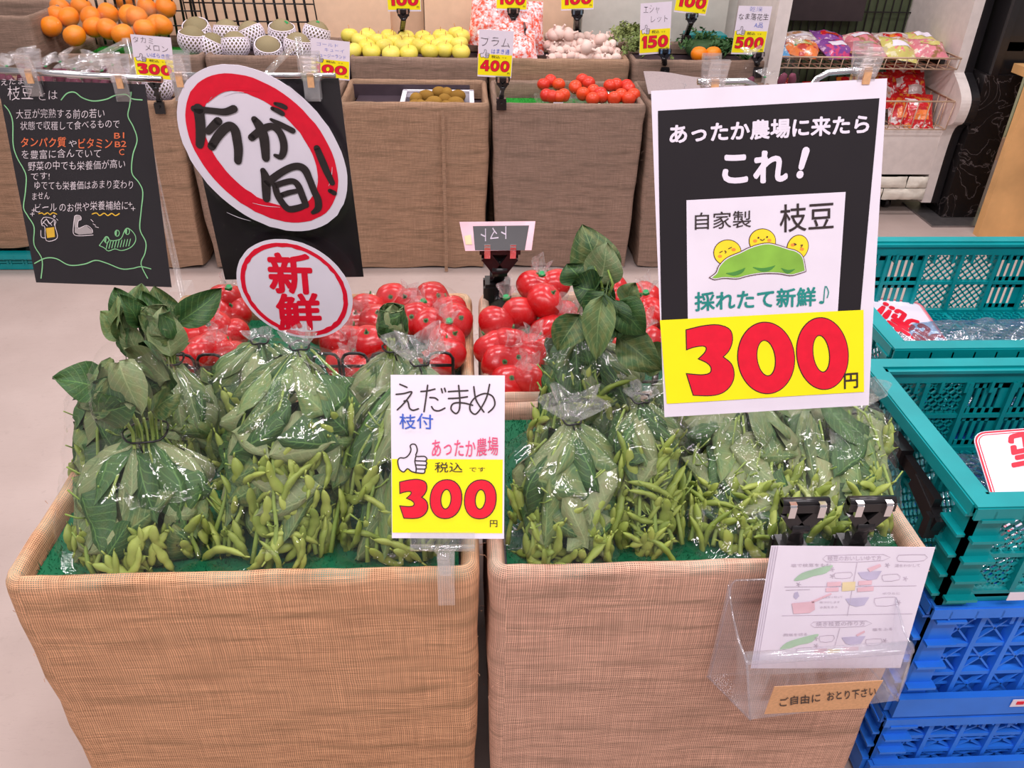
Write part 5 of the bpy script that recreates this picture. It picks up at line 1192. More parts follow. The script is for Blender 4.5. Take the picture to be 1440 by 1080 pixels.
price_card('price card reading 100 behind the tilted 150 card', [(962, -54), (1008, -48), (952, 17)], 3.45, '100', [], 'leaning black card clip stand behind the pumpkins', ((973, 22), (965, 55, 3.56)), 1.3)
price_card('price card reading 500 for peanuts at the right end of the upper row', [(1039, 8), (1086, 9), (1040, 75)], 3.25, '500', [('乾燥', .34, .11, .72, .1, 'blue_ink', -.02), ('なま落花生', .05, .28, .95, .13, 'black_ink', -.005), ('A品', .56, .44, .82, .11, 'blue_ink', -.01)], 'black card clip stand on the rim below the peanut price card', ((1066, 77), (1064, 100, 3.3)), 1.3)

# the front price card in its clear clip
pl = Plane((-.085, .770, .876), (.041, .763, .878), (-.087, .684, .713)); t = thing('price_card', 'laminated price card reading 300 in a clear clip, between the two front boxes', 'price card', (-.023, .69, .71))
card_print(t, pl, '300', [])
Z3 = lambda L: [pl.fr((x-43)/675, (y-45)/985) for x, y in L]
k = MB(); wd = .0017
for L in ([(98, 100), (140, 118)], [(75, 160), (120, 155), (168, 145), (140, 190), (110, 225), (82, 252)], [(122, 200), (140, 198), (148, 215), (155, 242), (175, 254), (207, 245)],
          [(222, 142), (262, 138), (305, 127)], [(262, 105), (252, 180), (240, 262)], [(275, 178), (305, 180), (322, 192)], [(285, 232), (300, 252), (330, 256), (364, 240)], [(343, 125), (349, 148)], [(362, 122), (368, 142)],
          [(385, 142), (440, 138), (500, 135)], [(385, 183), (440, 180), (497, 172)], [(445, 105), (452, 180), (450, 245), (430, 272), (402, 250), (405, 222), (430, 208), (480, 210), (528, 222)],
          [(535, 112), (545, 180), (565, 220), (595, 262)], [(628, 98), (612, 170), (580, 235), (545, 275), (515, 255), (515, 215), (545, 175), (600, 152), (645, 168), (660, 210), (648, 240), (622, 264)]):
    stroke_on(k, pl, Z3(L), wd, 3, 6)
W(t, 'handwriting', k, 'black_ink')
k = MB(); tfr(k, pl, '枝付', .075, .325, .37, .09, bold=.006, wob=.04); W(t, 'handwriting', k, 'blue_ink')
k = MB(); tfr(k, pl, 'あったか農場', .36, .50, .945, .11, bold=.004, wob=.05, y1=.485); W(t, 'handwriting', k, 'pink_ink')
laminated(t, pl)
t = thing('clear_card_clip', 'clear plastic clip holding the front price card on the burlap rim', 'card clip', (-.02, .69, .65))
A = pl.pt(pl.w*.17, -pl.h*.955, 3); B_ = pl.pt(pl.w*.74, -pl.h*.955, 3); A2 = pl.pt(pl.w*.17, -pl.h*1.05, 3); B2 = pl.pt(pl.w*.74, -pl.h*1.05, 3)
m = MB(); b = m.add([A, B_, B2, A2, A+pl.N*.004, B_+pl.N*.004, B2+pl.N*.006, A2+pl.N*.006])
for q in ((4, 7, 6, 5), (0, 1, 5, 4), (2, 3, 7, 6), (0, 4, 7, 3), (1, 2, 6, 5)): m.face([b+i for i in q])
m.tube([A2+pl.N*.004, B2+pl.N*.004], .004, 8); W(t, 'clip_jaw', m, 'clear_plastic')
C_ = A2.lerp(B2, .5)+Vector((0, -.002, 0)); m = MB(); m.bar(C_+Vector((-.008, 0, -.002)), C_+Vector((0, -.001, -.012)), .005, .004); m.bar(C_+Vector((.008, 0, -.002)), C_+Vector((0, -.001, -.012)), .005, .004)
m.tube([C_+Vector((-.007, -.001, -.012)), C_+Vector((.007, -.001, -.012))], .004, 8); D_ = Vector((C_.x+.002, .684, .655)); m.bar(C_+Vector((0, -.001, -.012)), D_, .012, .006)
for q in range(4): p = (C_+Vector((0, -.001, -.012))).lerp(D_, (q+.5)/4); m.box(p+Vector((0, -.003, 0)), (.014, .004, .003))
m.box((D_.x, .683, .630), (.02, .004, .05)); m.box((D_.x, .716, .640), (.02, .004, .034)); m.box((D_.x, .70, .6595), (.02, .036, .004)); W(t, 'clip_arm', m, 'clear_plastic')

# clear pegs on rods
def peg(lab, c, N=(0, -1, 0), s=1.0, off=.012):
    c = Vector(c); t = thing('clear_peg_clip', lab, 'peg clip', c); f = Vector(N)
    for sg, nm_ in ((1, 'front_jaw'), (-1, 'rear_jaw')):
        m = MB(); o = c+f*(.006*sg)
        m.bar(o+Vector((0, 0, -.026*s)), o+f*(.002*sg)+Vector((0, 0, .002*s)), .004, .019*s, up=(1, 0, 0)); m.bar(o+f*(.002*sg), o+f*(.012*sg)+Vector((0, 0, .030*s)), .004, .021*s, up=(1, 0, 0))
        for q in range(4): m.box(o+f*(.006*sg+.002*q*sg)+Vector((0, 0, (.008+.006*q)*s)), (.016*s, .002, .0018))
        m.bar(o+Vector((-.009*s, 0, -.026*s)), o+Vector((-.009*s, 0, .0)), .006, .002); m.bar(o+Vector((.009*s, 0, -.026*s)), o+Vector((.009*s, 0, .0)), .006, .002)
        W(t, nm_, m, 'peg_plastic')
    m = MB(); m.box(c+f*.010+Vector((0, 0, 0)), (.008*s, .003, .017*s)); W(t, 'spring', m, 'kraft', label='copper coloured spring'); m = MB(); m.tube([c+Vector((-.013*s, 0, .002)), c+Vector((.013*s, 0, .002))], .004, 8); W(t, 'pivot', m, 'peg_plastic'); return t

# --- black handwritten board
pl = Plane((-.661, 1.242, 1.079), (-.450, 1.223, 1.079), (-.672, 1.186, .790)); CH = pl
t = thing('handwritten_board', 'laminated black board with white, orange and green handwriting about soybeans, top left', 'sign', pl.O)
m = MB(); rect_sheet(m, pl, [(0, 0), (pl.w, 0), (pl.w, -pl.h), (0, -pl.h)], 0, thick=.0008); W(t, 'sheet', m, 'paper_black')
S = 1/3.272
def Z(L, s=S, ox=0, oy=90, pl_=None): return [(pl_ or pl).px(ox+x*s, oy+y*s) for x, y in L]
kw = MB()
for a in [('えだまめ', 2, 120, 46, 117, 9), ('枝豆', 11, 141, 47, 139, 20), ('とは', 55, 141, 81, 139, 12), ('大豆が完熟する前の若い', 23, 166.5, 147, 166, 13), ('状態で収穫して食べるもので', 29, 183.5, 168, 180, 12), ('や', 97, 206.5, 108, 206, 9),
          ('を豊富に含んでいて', 31, 223.5, 142, 221, 12.5), ('野菜の中でも栄養価が高い', 40, 240, 176, 237, 12.5), ('です!', 44, 253, 70, 252, 10), ('ゆでても栄養価はあまり変わり', 49, 267, 187, 265, 12), ('ません', 46, 281, 70, 279.5, 10), ('ビール', 50, 298, 80, 296, 11.5), ('のお供や栄養補給に', 84, 298, 180, 294, 12.5)]:
    tpx(kw, pl, *a, layer=2, wob=.05, bold=-.01)
for p in ((157, 672), (150, 690), (600, 645), (614, 665)):
    for d in ((9, 0), (0, 9)): stroke_on(kw, pl, Z([(p[0]-d[0], p[1]-d[1]), (p[0]+d[0], p[1]+d[1])]), .0008, 2, 2)
for L in ([(192, 720), (205, 705), (235, 708), (258, 722), (255, 745), (265, 800), (215, 812), (208, 750), (195, 742), (192, 720)], [(195, 738), (215, 715), (230, 735), (250, 718), (252, 742)], [(200, 725), (220, 745)], [(215, 712), (240, 742)], [(190, 765), (192, 795), (212, 800)], [(252, 695), (256, 700), (252, 706), (248, 700), (252, 695)], [(262, 712), (268, 718)],
          [(345, 700), (355, 695), (372, 700), (375, 715), (362, 722), (362, 755), (400, 742), (425, 760), (428, 775)], [(345, 700), (340, 740), (340, 780), (365, 790), (430, 786)], [(420, 715), (430, 725)], [(430, 735), (442, 742)], [(440, 748), (455, 752)]): stroke_on(kw, pl, Z(L), .0009, 3, 4)
W(t, 'chalk_lettering', kw, 'chalk_white', label='white handwriting')
ko = MB()
for a in [('タンパク質', 30, 207, 93, 207, 14), ('ビタミン', 111, 208.5, 158, 208, 14), ('B1', 161, 195, 175, 194, 8), ('B2', 162, 207, 178, 206, 8), ('C', 168, 218, 175, 218, 8.5)]: tpx(ko, pl, *a, layer=2, bold=.01, wob=.03)
W(t, 'chalk_lettering', ko, 'chalk_orange', label='orange handwriting')
kg = MB()
for L in ([(22, 190), (45, 220), (60, 270), (62, 370), (80, 430), (108, 480), (122, 520), (118, 590), (110, 660), (130, 700), (158, 750), (158, 830), (195, 900), (190, 985)], [(160, 917), (210, 893), (260, 895), (320, 925), (390, 920), (440, 903), (490, 915), (560, 942), (610, 940), (650, 932), (695, 942)],
          [(605, 130), (598, 190), (590, 240), (615, 290), (632, 350), (612, 420), (608, 500), (640, 545), (658, 590), (650, 680), (645, 760), (672, 820), (668, 870), (650, 920), (680, 985)], [(283, 165), (310, 135), (345, 130), (380, 155), (430, 170), (490, 162), (530, 145), (580, 140), (610, 160), (655, 165)]): stroke_on(kg, pl, Z(L), .0016, 2, 5)
W(t, 'wavy_border', kg, 'chalk_green', label='wavy green chalk border')
ky = MB()
for L in ([(180, 688), (195, 685), (205, 692), (220, 684), (232, 692), (245, 684), (262, 690)], [(425, 690), (445, 685), (460, 697), (480, 686), (497, 697), (515, 687), (532, 697), (550, 688)]): stroke_on(ky, pl, Z(L), .0016, 2, 4)
poly_on(ky, pl, [Z([(212, 755), (250, 750), (254, 795), (218, 800)])], 2); W(t, 'chalk_drawing', ky, 'chalk_yellow', label='yellow beer fill and wavy underlines')
kk = MB(); poly_on(kk, pl, [Z([(345, 755), (362, 755), (400, 745), (425, 765), (425, 780), (365, 785), (345, 775)])], 2); poly_on(kk, pl, [Z(catmull([(345, 702), (370, 702), (372, 715), (358, 722), (358, 750), (345, 752)], 3, True))], 2); W(t, 'chalk_drawing', kk, 'chalk_grey', label='grey flexed arm drawing')
kp = MB()
stroke_on(kp, pl, Z([(458, 835), (480, 845), (500, 860), (530, 850), (560, 858), (600, 845), (622, 820), (625, 795), (612, 772), (590, 755), (575, 765), (560, 800), (540, 810), (510, 812), (490, 795), (475, 812), (458, 835)]), .0012, 2, 3); 
for x in range(490, 600, 13): stroke_on(kp, pl, Z([(x+8, 818-(x-480)*.12), (x, 850-(x-480)*.12)]), .0012, 3, 2)
for (x, y, r_) in ((540, 778, 13), (587, 770, 13), (492, 808, 14)): stroke_on(kp, pl, Z(ell(x, y, r_*.8, r_*1.1, n=10)+[(x+r_*.8, y)]), .0012, 2, 1); stroke_on(kp, pl, Z([(x-3, y-8), (x-5, y+8)]), .002, 3, 2)
W(t, 'chalk_drawing', kp, 'chalk_green', label='green pea pod drawing'); laminated(t, pl, .02)
# rod above it
def rod(lab, pts, r, mat, post, ztop):
    t = thing('sign_rod', lab, 'sign holder', post); m = MB(); m.tube(pts, r, 10); W(t, 'cross_rod', m, mat); m = MB(); m.tube([post, (post[0], post[1], ztop)], .006, 10); W(t, 'upright', m, 'clear_plastic'); m = MB(); m.box((post[0], post[1]+.004, post[2]+.01), (.03, .05, .03)); W(t, 'rim_clamp', m, 'clear_plastic'); return t
a, b = atY(-30, 97, 1.235), atY(228, 112, 1.225)
rod('clear rod with upright carrying the black handwritten board', [tuple(a), tuple(b)], .0045, 'chrome', (-.545, 1.44, ZR-.01), 1.10)
m = MB(); p, q = Vector((-.545, 1.44, 1.095)), Vector((-.545, 1.238, 1.098)); m.tube([p, q], .005, 8); tag(link('rod_arm', m.mesh('arm', ['clear_plastic'])), 'clear arm joining the left rod to its upright', 'sign holder')
for x, lab in ((44, 'clear peg clip at the left of the black handwritten board'), (170, 'clear peg clip at the right of the black handwritten board')): 
    f_ = (x+30)/258; c = a.lerp(b, f_); peg(lab, (c.x, c.y, c.z-.004), s=1.05)
# --- black sheet with the two round signs
pl = Plane((-.379, 1.158, 1.100), (-.169, 1.158, 1.104), (-.366, 1.172, .800)); t = thing('black_backing_sheet', 'plain black laminated sheet behind the two round red and white signs', 'sign', pl.O)
m = MB(); rect_sheet(m, pl, [(0, 0), (pl.w, 0), (pl.w+.003, -pl.h), (0, -pl.h)], 0, thick=.0008); W(t, 'sheet', m, 'paper_black'); laminated(t, pl, .015)
def ringpts(c, v1, v2, n=64, jit=0, sd=0): return [(c[0]+math.cos(2*PI*i/n)*v1[0]*(1+jit*nz(i*.9, sd))+math.sin(2*PI*i/n)*v2[0]*(1+jit*nz(i*.9, sd)), c[1]+math.cos(2*PI*i/n)*v1[1]*(1+jit*nz(i*.9, sd))+math.sin(2*PI*i/n)*v2[1]*(1+jit*nz(i*.9, sd))) for i in range(n)]
def disc(t, pl, loop, layer, thick, mat, name):
    m = MB(); N = len(loop); poly_on(m, pl, [loop], layer); b = m.add([pl.pt(u, v, layer)-pl.N*thick for u, v in loop]); c = m.add([pl.pt(u, v, layer) for u, v in loop])
    for i in range(N): j = (i+1) % N; m.face((b+i, b+j, c+j, c+i))
    W(t, name, m, mat)
pr = Plane(Vector((-.385, 1.138, 1.12)), Vector((-.165, 1.134, 1.12)), Vector((-.385, 1.146, .88))); t = thing('round_sign', 'large round white sign with a red brushed ring and black brush writing', 'sign', pr.px(370, 210) and pr.pt(*pr.px(370, 210)))
ZR1 = lambda L: Z(L, 1/4.154, 240, 80, pr)
disc(t, pr, ZR1(ringpts((540, 545), (500, 75), (-148, -505))), 0, .0006, 'laminate', 'laminate_edge'); disc(t, pr, ZR1(ringpts((535, 530), (478, 72), (-140, -482), jit=.01)), 2, .0008, 'paper', 'white_disc')
m = MB(); poly_on(m, pr, [ZR1(ringpts((533, 530), (425, 70), (-135, -430), jit=.012, sd=3)), ZR1(ringpts((525, 535), (318, 70), (-110, -330), jit=.02, sd=5))[::-1]], 4)
stroke_on(m, pr, ZR1([(215, 265), (300, 200), (400, 185), (520, 200)]), [.001, .003, .003, .001], 5, 6); W(t, 'red_ring', m, 'red_ink', label='red brushed ring')
m = MB(); ZZ = ZR1; u_ = .243/1000*.93
for L in ([(430, 205), (380, 203), (310, 225)], [(690, 165), (760, 230), (800, 290)], [(130, 560), (160, 640), (215, 720)], [(480, 850), (560, 868), (640, 875)], [(330, 905), (400, 935), (470, 955)], [(860, 690), (845, 740), (838, 780)], [(945, 640), (940, 700), (925, 750)]): stroke_on(m, pr, ZZ(L), [.0004, .0009, .0003], 6, 4)
W(t, 'brush_gap', m, 'paper')
m = MB()
for L, wd in (([(140, 300), (250, 312), (320, 318), (372, 300)], [40, 38, 42, 46]), ([(165, 300), (176, 380), (178, 450), (172, 510)], [62, 60, 58, 48]), ([(280, 372), (250, 402), (222, 432)], [50, 48, 42]), ([(242, 520), (275, 465), (320, 415), (352, 400), (378, 425), (390, 480), (398, 540), (395, 605)], [50, 52, 54, 52, 56, 56, 54, 46]),
              ([(492, 362), (520, 400), (545, 460), (553, 520), (558, 588)], [40, 56, 60, 56, 48]), ([(475, 468), (530, 425), (590, 402), (635, 432), (660, 490), (662, 545), (645, 580), (612, 572)], [44, 46, 42, 44, 46, 44, 36, 22]), ([(588, 362), (640, 390), (715, 428)], [18, 34, 36]), ([(596, 298), (628, 312), (655, 328)], [24, 32, 30]), ([(612, 270), (645, 280), (672, 292)], [20, 30, 28]),
              ([(542, 660), (556, 700), (560, 760), (562, 825)], [36, 54, 56, 48]), ([(560, 740), (620, 690), (690, 648), (745, 635), (785, 655), (812, 710), (840, 780), (862, 830), (862, 880), (832, 905)], [50, 46, 44, 46, 50, 44, 44, 46, 44, 26]), ([(612, 748), (625, 800), (655, 850), (690, 884), (740, 880), (790, 862)], [40, 42, 42, 44, 44, 36]), ([(612, 748), (665, 730), (715, 722), (745, 745), (768, 800), (792, 862)], [36, 38, 38, 42, 44, 40]), ([(648, 805), (690, 790), (735, 780)], [34, 34, 30]),
              ([(856, 530), (885, 600), (915, 670), (945, 732)], [40, 46, 44, 36]), ([(932, 778), (958, 792)], [28, 32])): stroke_on(m, pr, ZR1(L), [w_*u_ for w_ in wd], 7, 5)
W(t, 'brush_writing', m, 'brush_ink', label='thick black brush writing')
pn = Plane(Vector((-.35, 1.150, .90)), Vector((-.15, 1.148, .90)), Vector((-.35, 1.130, .70))); t = thing('round_sign', 'small round white sign with red stamp characters hanging below the large one', 'sign', pn.pt(*pn.px(415, 400)))
ZR2 = lambda L: Z(L, 1/6.747, 320, 320, pn)
disc(t, pn, ZR2(ringpts((636, 572), (575, 62), (-84, -498))), 0, .0005, 'laminate', 'laminate_edge'); disc(t, pn, ZR2(ringpts((636, 578), (545, 60), (-80, -466), jit=.008)), 2, .0008, 'paper', 'white_disc')
m = MB(); poly_on(m, pn, [ZR2(ringpts((634, 583), (504, 60), (-75, -438), jit=.02, sd=1)), ZR2(ringpts((634, 583), (462, 52), (-70, -400), jit=.025, sd=7))[::-1]], 4)
text_on(m, pn, '新', pn.px(382, 411), pn.px(440, 412), pn.px(376, 356), 4, bold=.035); text_on(m, pn, '鮮', pn.px(393, 463), pn.px(452, 462), pn.px(388, 414), 4, bold=.035); W(t, 'stamp_print', m, 'red_ink', label='red ring and stamp characters')
a, b = atY(242, 105, 1.150), atY(472, 106, 1.150)
rod('thin clear rod with upright carrying the round signs', [tuple(a), tuple(b)], .0032, 'chrome', (-.27, 1.44, ZR-.01), 1.105)
m = MB(); m.tube([(-.27, 1.44, 1.10), (-.27, 1.152, 1.103)], .005, 8); tag(link('rod_arm', m.mesh('arm', ['clear_plastic'])), 'clear arm joining the middle rod to its upright', 'sign holder')
for x, lab in ((255, 'clear peg clip at the left of the large round sign'), (438, 'clear peg clip at the right of the large round sign')): c = a.lerp(b, (x-242)/230); peg(lab, (c.x, c.y-.002, c.z-.004), s=1.05)

# --- big poster
pl = Plane(*[cC+(Vector(p)-cC)*.87 for p in ((.228, 1.029, 1.121), (.524, 1.033, 1.138), (.267, .902, .721))], bend=.0022); BP = pl
t = thing('price_poster', 'large white and black paper poster reading 300 with a pea pod picture', 'sign', pl.O)
P_ = pl.px; m = MB(); rect_sheet(m, pl, [P_(915, 128), P_(1248, 110), P_(1222, 570), P_(934, 586)], 0, (24, 30), thick=.0005); W(t, 'sheet', m, 'paper')
m = MB(); rect_sheet(m, pl, [P_(924.6, 156), P_(1237, 138), P_(1211, 437), P_(930, 450)], 1, (22, 24)); W(t, 'black_panel', m, 'paper_black', label='black printed panel')
m = MB(); rect_sheet(m, pl, [P_(965, 281.5), P_(1190, 270), P_(1179, 438), P_(967, 449)], 2, (14, 14)); W(t, 'white_panel', m, 'paper')
m = MB(); rect_sheet(m, pl, [P_(927.5, 450), P_(1215, 436), P_(1215, 551), P_(937, 567)], 3, (20, 10)); W(t, 'yellow_panel', m, 'yellow_ink', label='yellow price panel')
m = MB(); tpx(m, pl, 'あったか農場に来たら', 941.6, 202, 1221, 187, 26, 3, bold=.038); tpx(m, pl, 'これ', 1017, 257, 1106, 255, 42, 3, bold=.05)
stroke_on(m, pl, [P_(1133.5, 212), P_(1127, 235)], [.0085, .0065], 3, 3); stroke_on(m, pl, [P_(1125.5, 245), P_(1125, 246)], .008, 3, 2); W(t, 'white_lettering', m, 'paper')
m = MB(); tpx(m, pl, '自家製', 976.8, 323, 1056, 319.5, 24, 4, bold=.002); W(t, 'black_lettering', m, 'black_ink'); m = MB(); tpx(m, pl, '枝豆', 1097, 327, 1172.5, 322, 39, 4, bold=.006); W(t, 'black_lettering', m, 'black_ink')
m = MB(); tpx(m, pl, '採れたて新鮮', 977, 437, 1147, 430, 26, 4, bold=.025)
Z5 = lambda L: Z(L, 1/3.724, 910, 310, pl)
poly_on(m, pl, [Z5(ell(915, 430, 13, 8, n=12))], 4); stroke_on(m, pl, Z5([(926, 428), (935, 345), (952, 375), (945, 405)]), .0012, 4, 3); W(t, 'teal_lettering', m, 'teal_ink', label='teal lettering and music note')
r_, b_ = MB(), MB()
T = lambda x, y: pl.px(910+x/3.724, 310+y/3.724)
poly_on(r_, pl, [sm([T(x, y) for x, y in [(204, 573), (290, 553), (370, 548), (430, 572), (443, 625), (425, 678), (392, 713), (438, 752), (451, 810), (432, 862), (390, 898), (330, 912), (240, 910), (206, 802), (285, 808), (328, 797), (334, 768), (312, 742), (270, 722), (302, 690), (309, 664), (288, 653), (240, 660), (206, 672)]], {0, 6, 12, 13, 18, 23})], 5)
g3 = sm([(x, y) for x, y in [(204, 573), (290, 553), (370, 548), (430, 572), (443, 625), (425, 678), (392, 713), (438, 752), (451, 810), (432, 862), (390, 898), (330, 912), (240, 910), (206, 802), (285, 808), (328, 797), (334, 768), (312, 742), (270, 722), (302, 690), (309, 664), (288, 653), (240, 660), (206, 672)]], {0, 6, 12, 13, 18, 23})
poly_on(b_, pl, [[T(*p) for p in offset_loop(g3, 5)]], 4)
for (o_, i_) in ((((622, 719), (147, -10), (14, 184)), ((622, 720), (50, -2), (10, 95))), (((918, 697), (133, -8), (14, 185)), ((912, 698), (45, -2), (10, 98)))):
    O1 = ringpts(*o_, n=56); I1 = ringpts(*i_, n=40)
    poly_on(r_, pl, [[T(*p) for p in O1], [T(*p) for p in I1][::-1]], 5); poly_on(b_, pl, [[T(*p) for p in offset_loop(O1, 5)], [T(*p) for p in offset_loop(I1, -5)][::-1]], 4)
tpx(b_, pl, '円', 1187, 546.5, 1206, 545, 21, 5, bold=.02)
W(t, 'price_numerals', r_, 'red_ink', label='fat red price numerals'); W(t, 'numeral_outline', b_, 'black_ink')
pod = [(338, 297), (365, 275), (380, 240), (420, 200), (490, 170), (530, 150), (590, 130), (640, 125), (690, 137), (735, 152), (780, 165), (812, 195), (825, 262), (795, 272), (750, 282), (690, 272), (600, 272), (520, 285), (470, 298), (400, 295), (355, 302)]
pods_ = sm(pod, {0, 12}, 4)
m = MB(); o = MB(); wf = MB()
for (c, v1, v2) in (((420, 168), (68, -18), (18, 62)), ((604, 108), (68, 0), (0, 62)), ((790, 142), (52, 12), (-18, 62))):
    L = ringpts(c, v1, v2, 32); poly_on(o, pl, [[T(*p) for p in offset_loop(L, 4)]], 3); poly_on(m, pl, [[T(*p) for p in L]], 4)
W(t, 'bean_print', m, 'yellow_print')
poly_on(o, pl, [[T(*p) for p in offset_loop(pods_, 9)]], 5); poly_on(wf, pl, [[T(*p) for p in offset_loop(pods_, 5)]], 6); m = MB(); poly_on(m, pl, [[T(*p) for p in pods_]], 7); W(t, 'pod_print', m, 'green_print', label='green pea pod print'); W(t, 'pod_margin', wf, 'paper')
m = MB()
for L in ([(412, 275), (450, 278), (490, 265), (510, 248)], [(553, 245), (600, 258), (640, 252), (668, 236)], [(702, 250), (735, 268), (772, 255)]): stroke_on(m, pl, [T(*p) for p in L], [.0006, .004, .004, .0006][:len(L)] if len(L) == 4 else [.0006, .004, .0006], 8, 4)
W(t, 'pod_crease', m, 'dark_green_print')
for L in ([(378, 167), (392, 160)], [(425, 147), (440, 140)], [(405, 158), (412, 163), (408, 170)], [(592, 98), (604, 104), (614, 96)], [(770, 120), (782, 126), (772, 128)], [(805, 130), (815, 128), (806, 140)]): stroke_on(o, pl, [T(*p) for p in L], .0009, 6, 3)
for (x, y) in ((582, 90), (628, 86)): poly_on(o, pl, [[T(*p) for p in ell(x, y, 5, 5, n=8)]], 6)
W(t, 'brown_outline', o, 'brown_ink'); m = MB()
for (x, y) in ((380, 187), (452, 152), (565, 107), (640, 104), (764, 128), (812, 150)): poly_on(m, pl, [[T(*p) for p in ell(x, y, 11, 8, n=12)]], 5)
W(t, 'cheek_print', m, 'cheek_print')
ty = 1.06
pst = (.40, 1.085, ZR-.03)
eL, eR = atY(1000, 115, .912), atY(1212, 98, .914)
t = thing('sign_rod', 'chrome two armed rod carrying the large price poster', 'sign holder', pst)
pc = Vector((.345, .935, 1.112))
m = MB(); m.tube([eL+Vector((-.015, 0, 0)), eL, atY(1048, 114, .915), atY(1062, 120, .92), pc+Vector((-.02, 0, 0)), pc], .0034, 10); W(t, 'cross_arm', m, 'chrome')
m = MB(); m.tube([eR+Vector((.012, 0, 0)), eR, atY(1165, 102, .917), atY(1150, 110, .92), pc+Vector((.02, 0, 0)), pc], .0034, 10); W(t, 'cross_arm', m, 'chrome')
m = MB(); m.tube([pst, (.395, 1.08, .95), (.37, 1.0, 1.09), pc], .006, 10); W(t, 'upright', m, 'clear_plastic'); m = MB(); m.box((pst[0], pst[1]-.012, ZR), (.03, .03, .03)); W(t, 'rim_clamp', m, 'clear_plastic')
peg('clear peg clip at the left of the large price poster', (eL.x, eL.y-.006, eL.z-.003), s=1.0); peg('clear peg clip at the right of the large price poster', (eR.x, eR.y-.006, eR.z-.003), s=1.0)

# --- small card seen from behind between the front and the back rows
TL, TR, BL = atY(646, 312, 1.40), atY(753, 311, 1.40), atY(655, 352, 1.37)
pl = Plane(TL, TR, BL); t = thing('turned_card', 'small laminated card with a dark panel, turned away on its black clip stand', 'sign', BL)
m = MB(); rect_sheet(m, pl, [(0, 0), (pl.w, 0), (pl.w*.94, -pl.h), (pl.w*.07, -pl.h)], 0, thick=.0006); W(t, 'sheet', m, 'pale_pink')
m = MB(); rect_sheet(m, pl, [pl.px(665, 318), pl.px(744, 317), pl.px(738, 352), pl.px(668, 352)], 1); W(t, 'dark_panel', m, 'paper_black', label='dark panel'); m = MB()
tpx(m, pl, 'トマト', 712, 318, 676, 322, -18, 2); W(t, 'handwriting', m, 'pale_ink'); m = MB(); poly_on(m, pl, [[pl.px(655, 344), pl.px(653, 332), pl.px(662, 330), pl.px(664, 344)]], 2); W(t, 'yellow_patch', m, 'pale_gold')
c = atY(703, 350, 1.385); b0 = atY(699, 410, 1.425); clip_stand('black clip stand carrying the turned away card at the back rim of the tomato boxes', c, (b0.x, 1.432, ZR+.004), 1.55)

# --- leaflet holder
L0 = Plane((.358, .678, .694), (.549, .679, .685), (.354, .635, .55)); pl = L0
t = thing('leaflet_stack', 'stack of laminated recipe leaflets with faint drawings, in the clear holder', 'leaflets', (.45, .64, .53))
hb = .165
for k in range(4):
    m = MB(); o_ = -.0012*k; M_ = L0.N*(-.0016*k); pk = Plane(L0.O+M_+Vector((-.002*k, 0, -.001*k)), L0.O+L0.U*L0.w+M_+Vector((-.002*k, 0, -.001*k)), L0.O-L0.V*L0.h+M_)
    rect_sheet(m, pk, [(0, 0), (L0.w, 0), (L0.w-.012, -hb), (-.003, -hb)], 0, thick=.0006); W(t, 'leaflet', m, 'paper')
Zb = lambda L: Z(L, 1/2.841, 980, 700, L0)
def TB(mb, s_, x0, y0, x1, y1, h, **kw): text_on(mb, L0, s_, *Zb([(x0, y0), (x1, y1), (x0, y0-h)]), 3, **kw)
m = MB(); TB(m, '枝豆のおいしいゆで方', 522, 250, 735, 248, 20); TB(m, '塩で枝豆をもむ', 375, 275, 535, 272, 13); TB(m, '湯をわかして', 790, 275, 890, 274, 12); TB(m, '焼き枝豆の作り方', 475, 512, 670, 508, 18); TB(m, 'こまかく切って', 500, 400, 580, 399, 9); TB(m, '味つけします', 490, 420, 570, 419, 9); TB(m, '水気をきる', 490, 440, 560, 439, 9); TB(m, '両端を切る', 345, 552, 440, 548, 11); TB(m, '塩をふる', 700, 530, 780, 527, 11); TB(m, 'ボウルに', 740, 385, 810, 384, 9)
for L in ([(350, 355), (875, 350)], [(340, 470), (860, 462)], [(640, 255), (600, 470)], [(570, 520), (545, 610)], [(515, 230), (745, 225), (742, 250), (517, 255), (515, 230)], [(805, 228), (910, 226), (905, 250), (803, 252), (805, 228)], [(355, 368), (450, 365)], [(550, 300), (615, 296), (612, 318), (552, 320), (550, 300)], [(740, 308), (800, 303), (808, 325), (745, 332), (740, 308)], [(710, 400), (790, 395), (795, 425), (715, 430), (710, 400)], [(490, 552), (545, 548), (540, 572), (492, 574), (490, 552)], [(675, 565), (735, 562), (730, 585), (678, 588), (675, 565)], [(400, 600), (455, 596), (452, 618), (402, 620), (400, 600)], [(465, 495), (675, 490), (670, 512), (467, 516), (465, 495)]): stroke_on(m, L0, Zb(L), .0006, 2, 2)
for (x, y) in ((540, 285), (540, 312), (832, 322), (805, 418), (475, 560), (475, 590), (405, 345), (348, 612), (750, 570), (760, 268)):
    for d in range(5): stroke_on(m, L0, Zb([(x, y), (x+9*math.cos(d*1.3), y+9*math.sin(d*1.3))]), .0008, 2, 1)
W(t, 'faint_print', m, 'pale_ink', label='faint grey writing and frames')
m = MB()
for c0 in ((465, 300), (408, 575)): 
    L = [(c0[0]-78, c0[1]+30), (c0[0]-50, c0[1]+2), (c0[0], c0[1]-15), (c0[0]+50, c0[1]-28), (c0[0]+78, c0[1]-30), (c0[0]+50, c0[1]), (c0[0], c0[1]+12), (c0[0]-40, c0[1]+26)]
    m = MB(); poly_on(m, L0, [catmull(Zb(L), 3, True)], 2); W(t, 'pod_drawing', m, 'pale_green', label='green pod drawing')
m = MB()
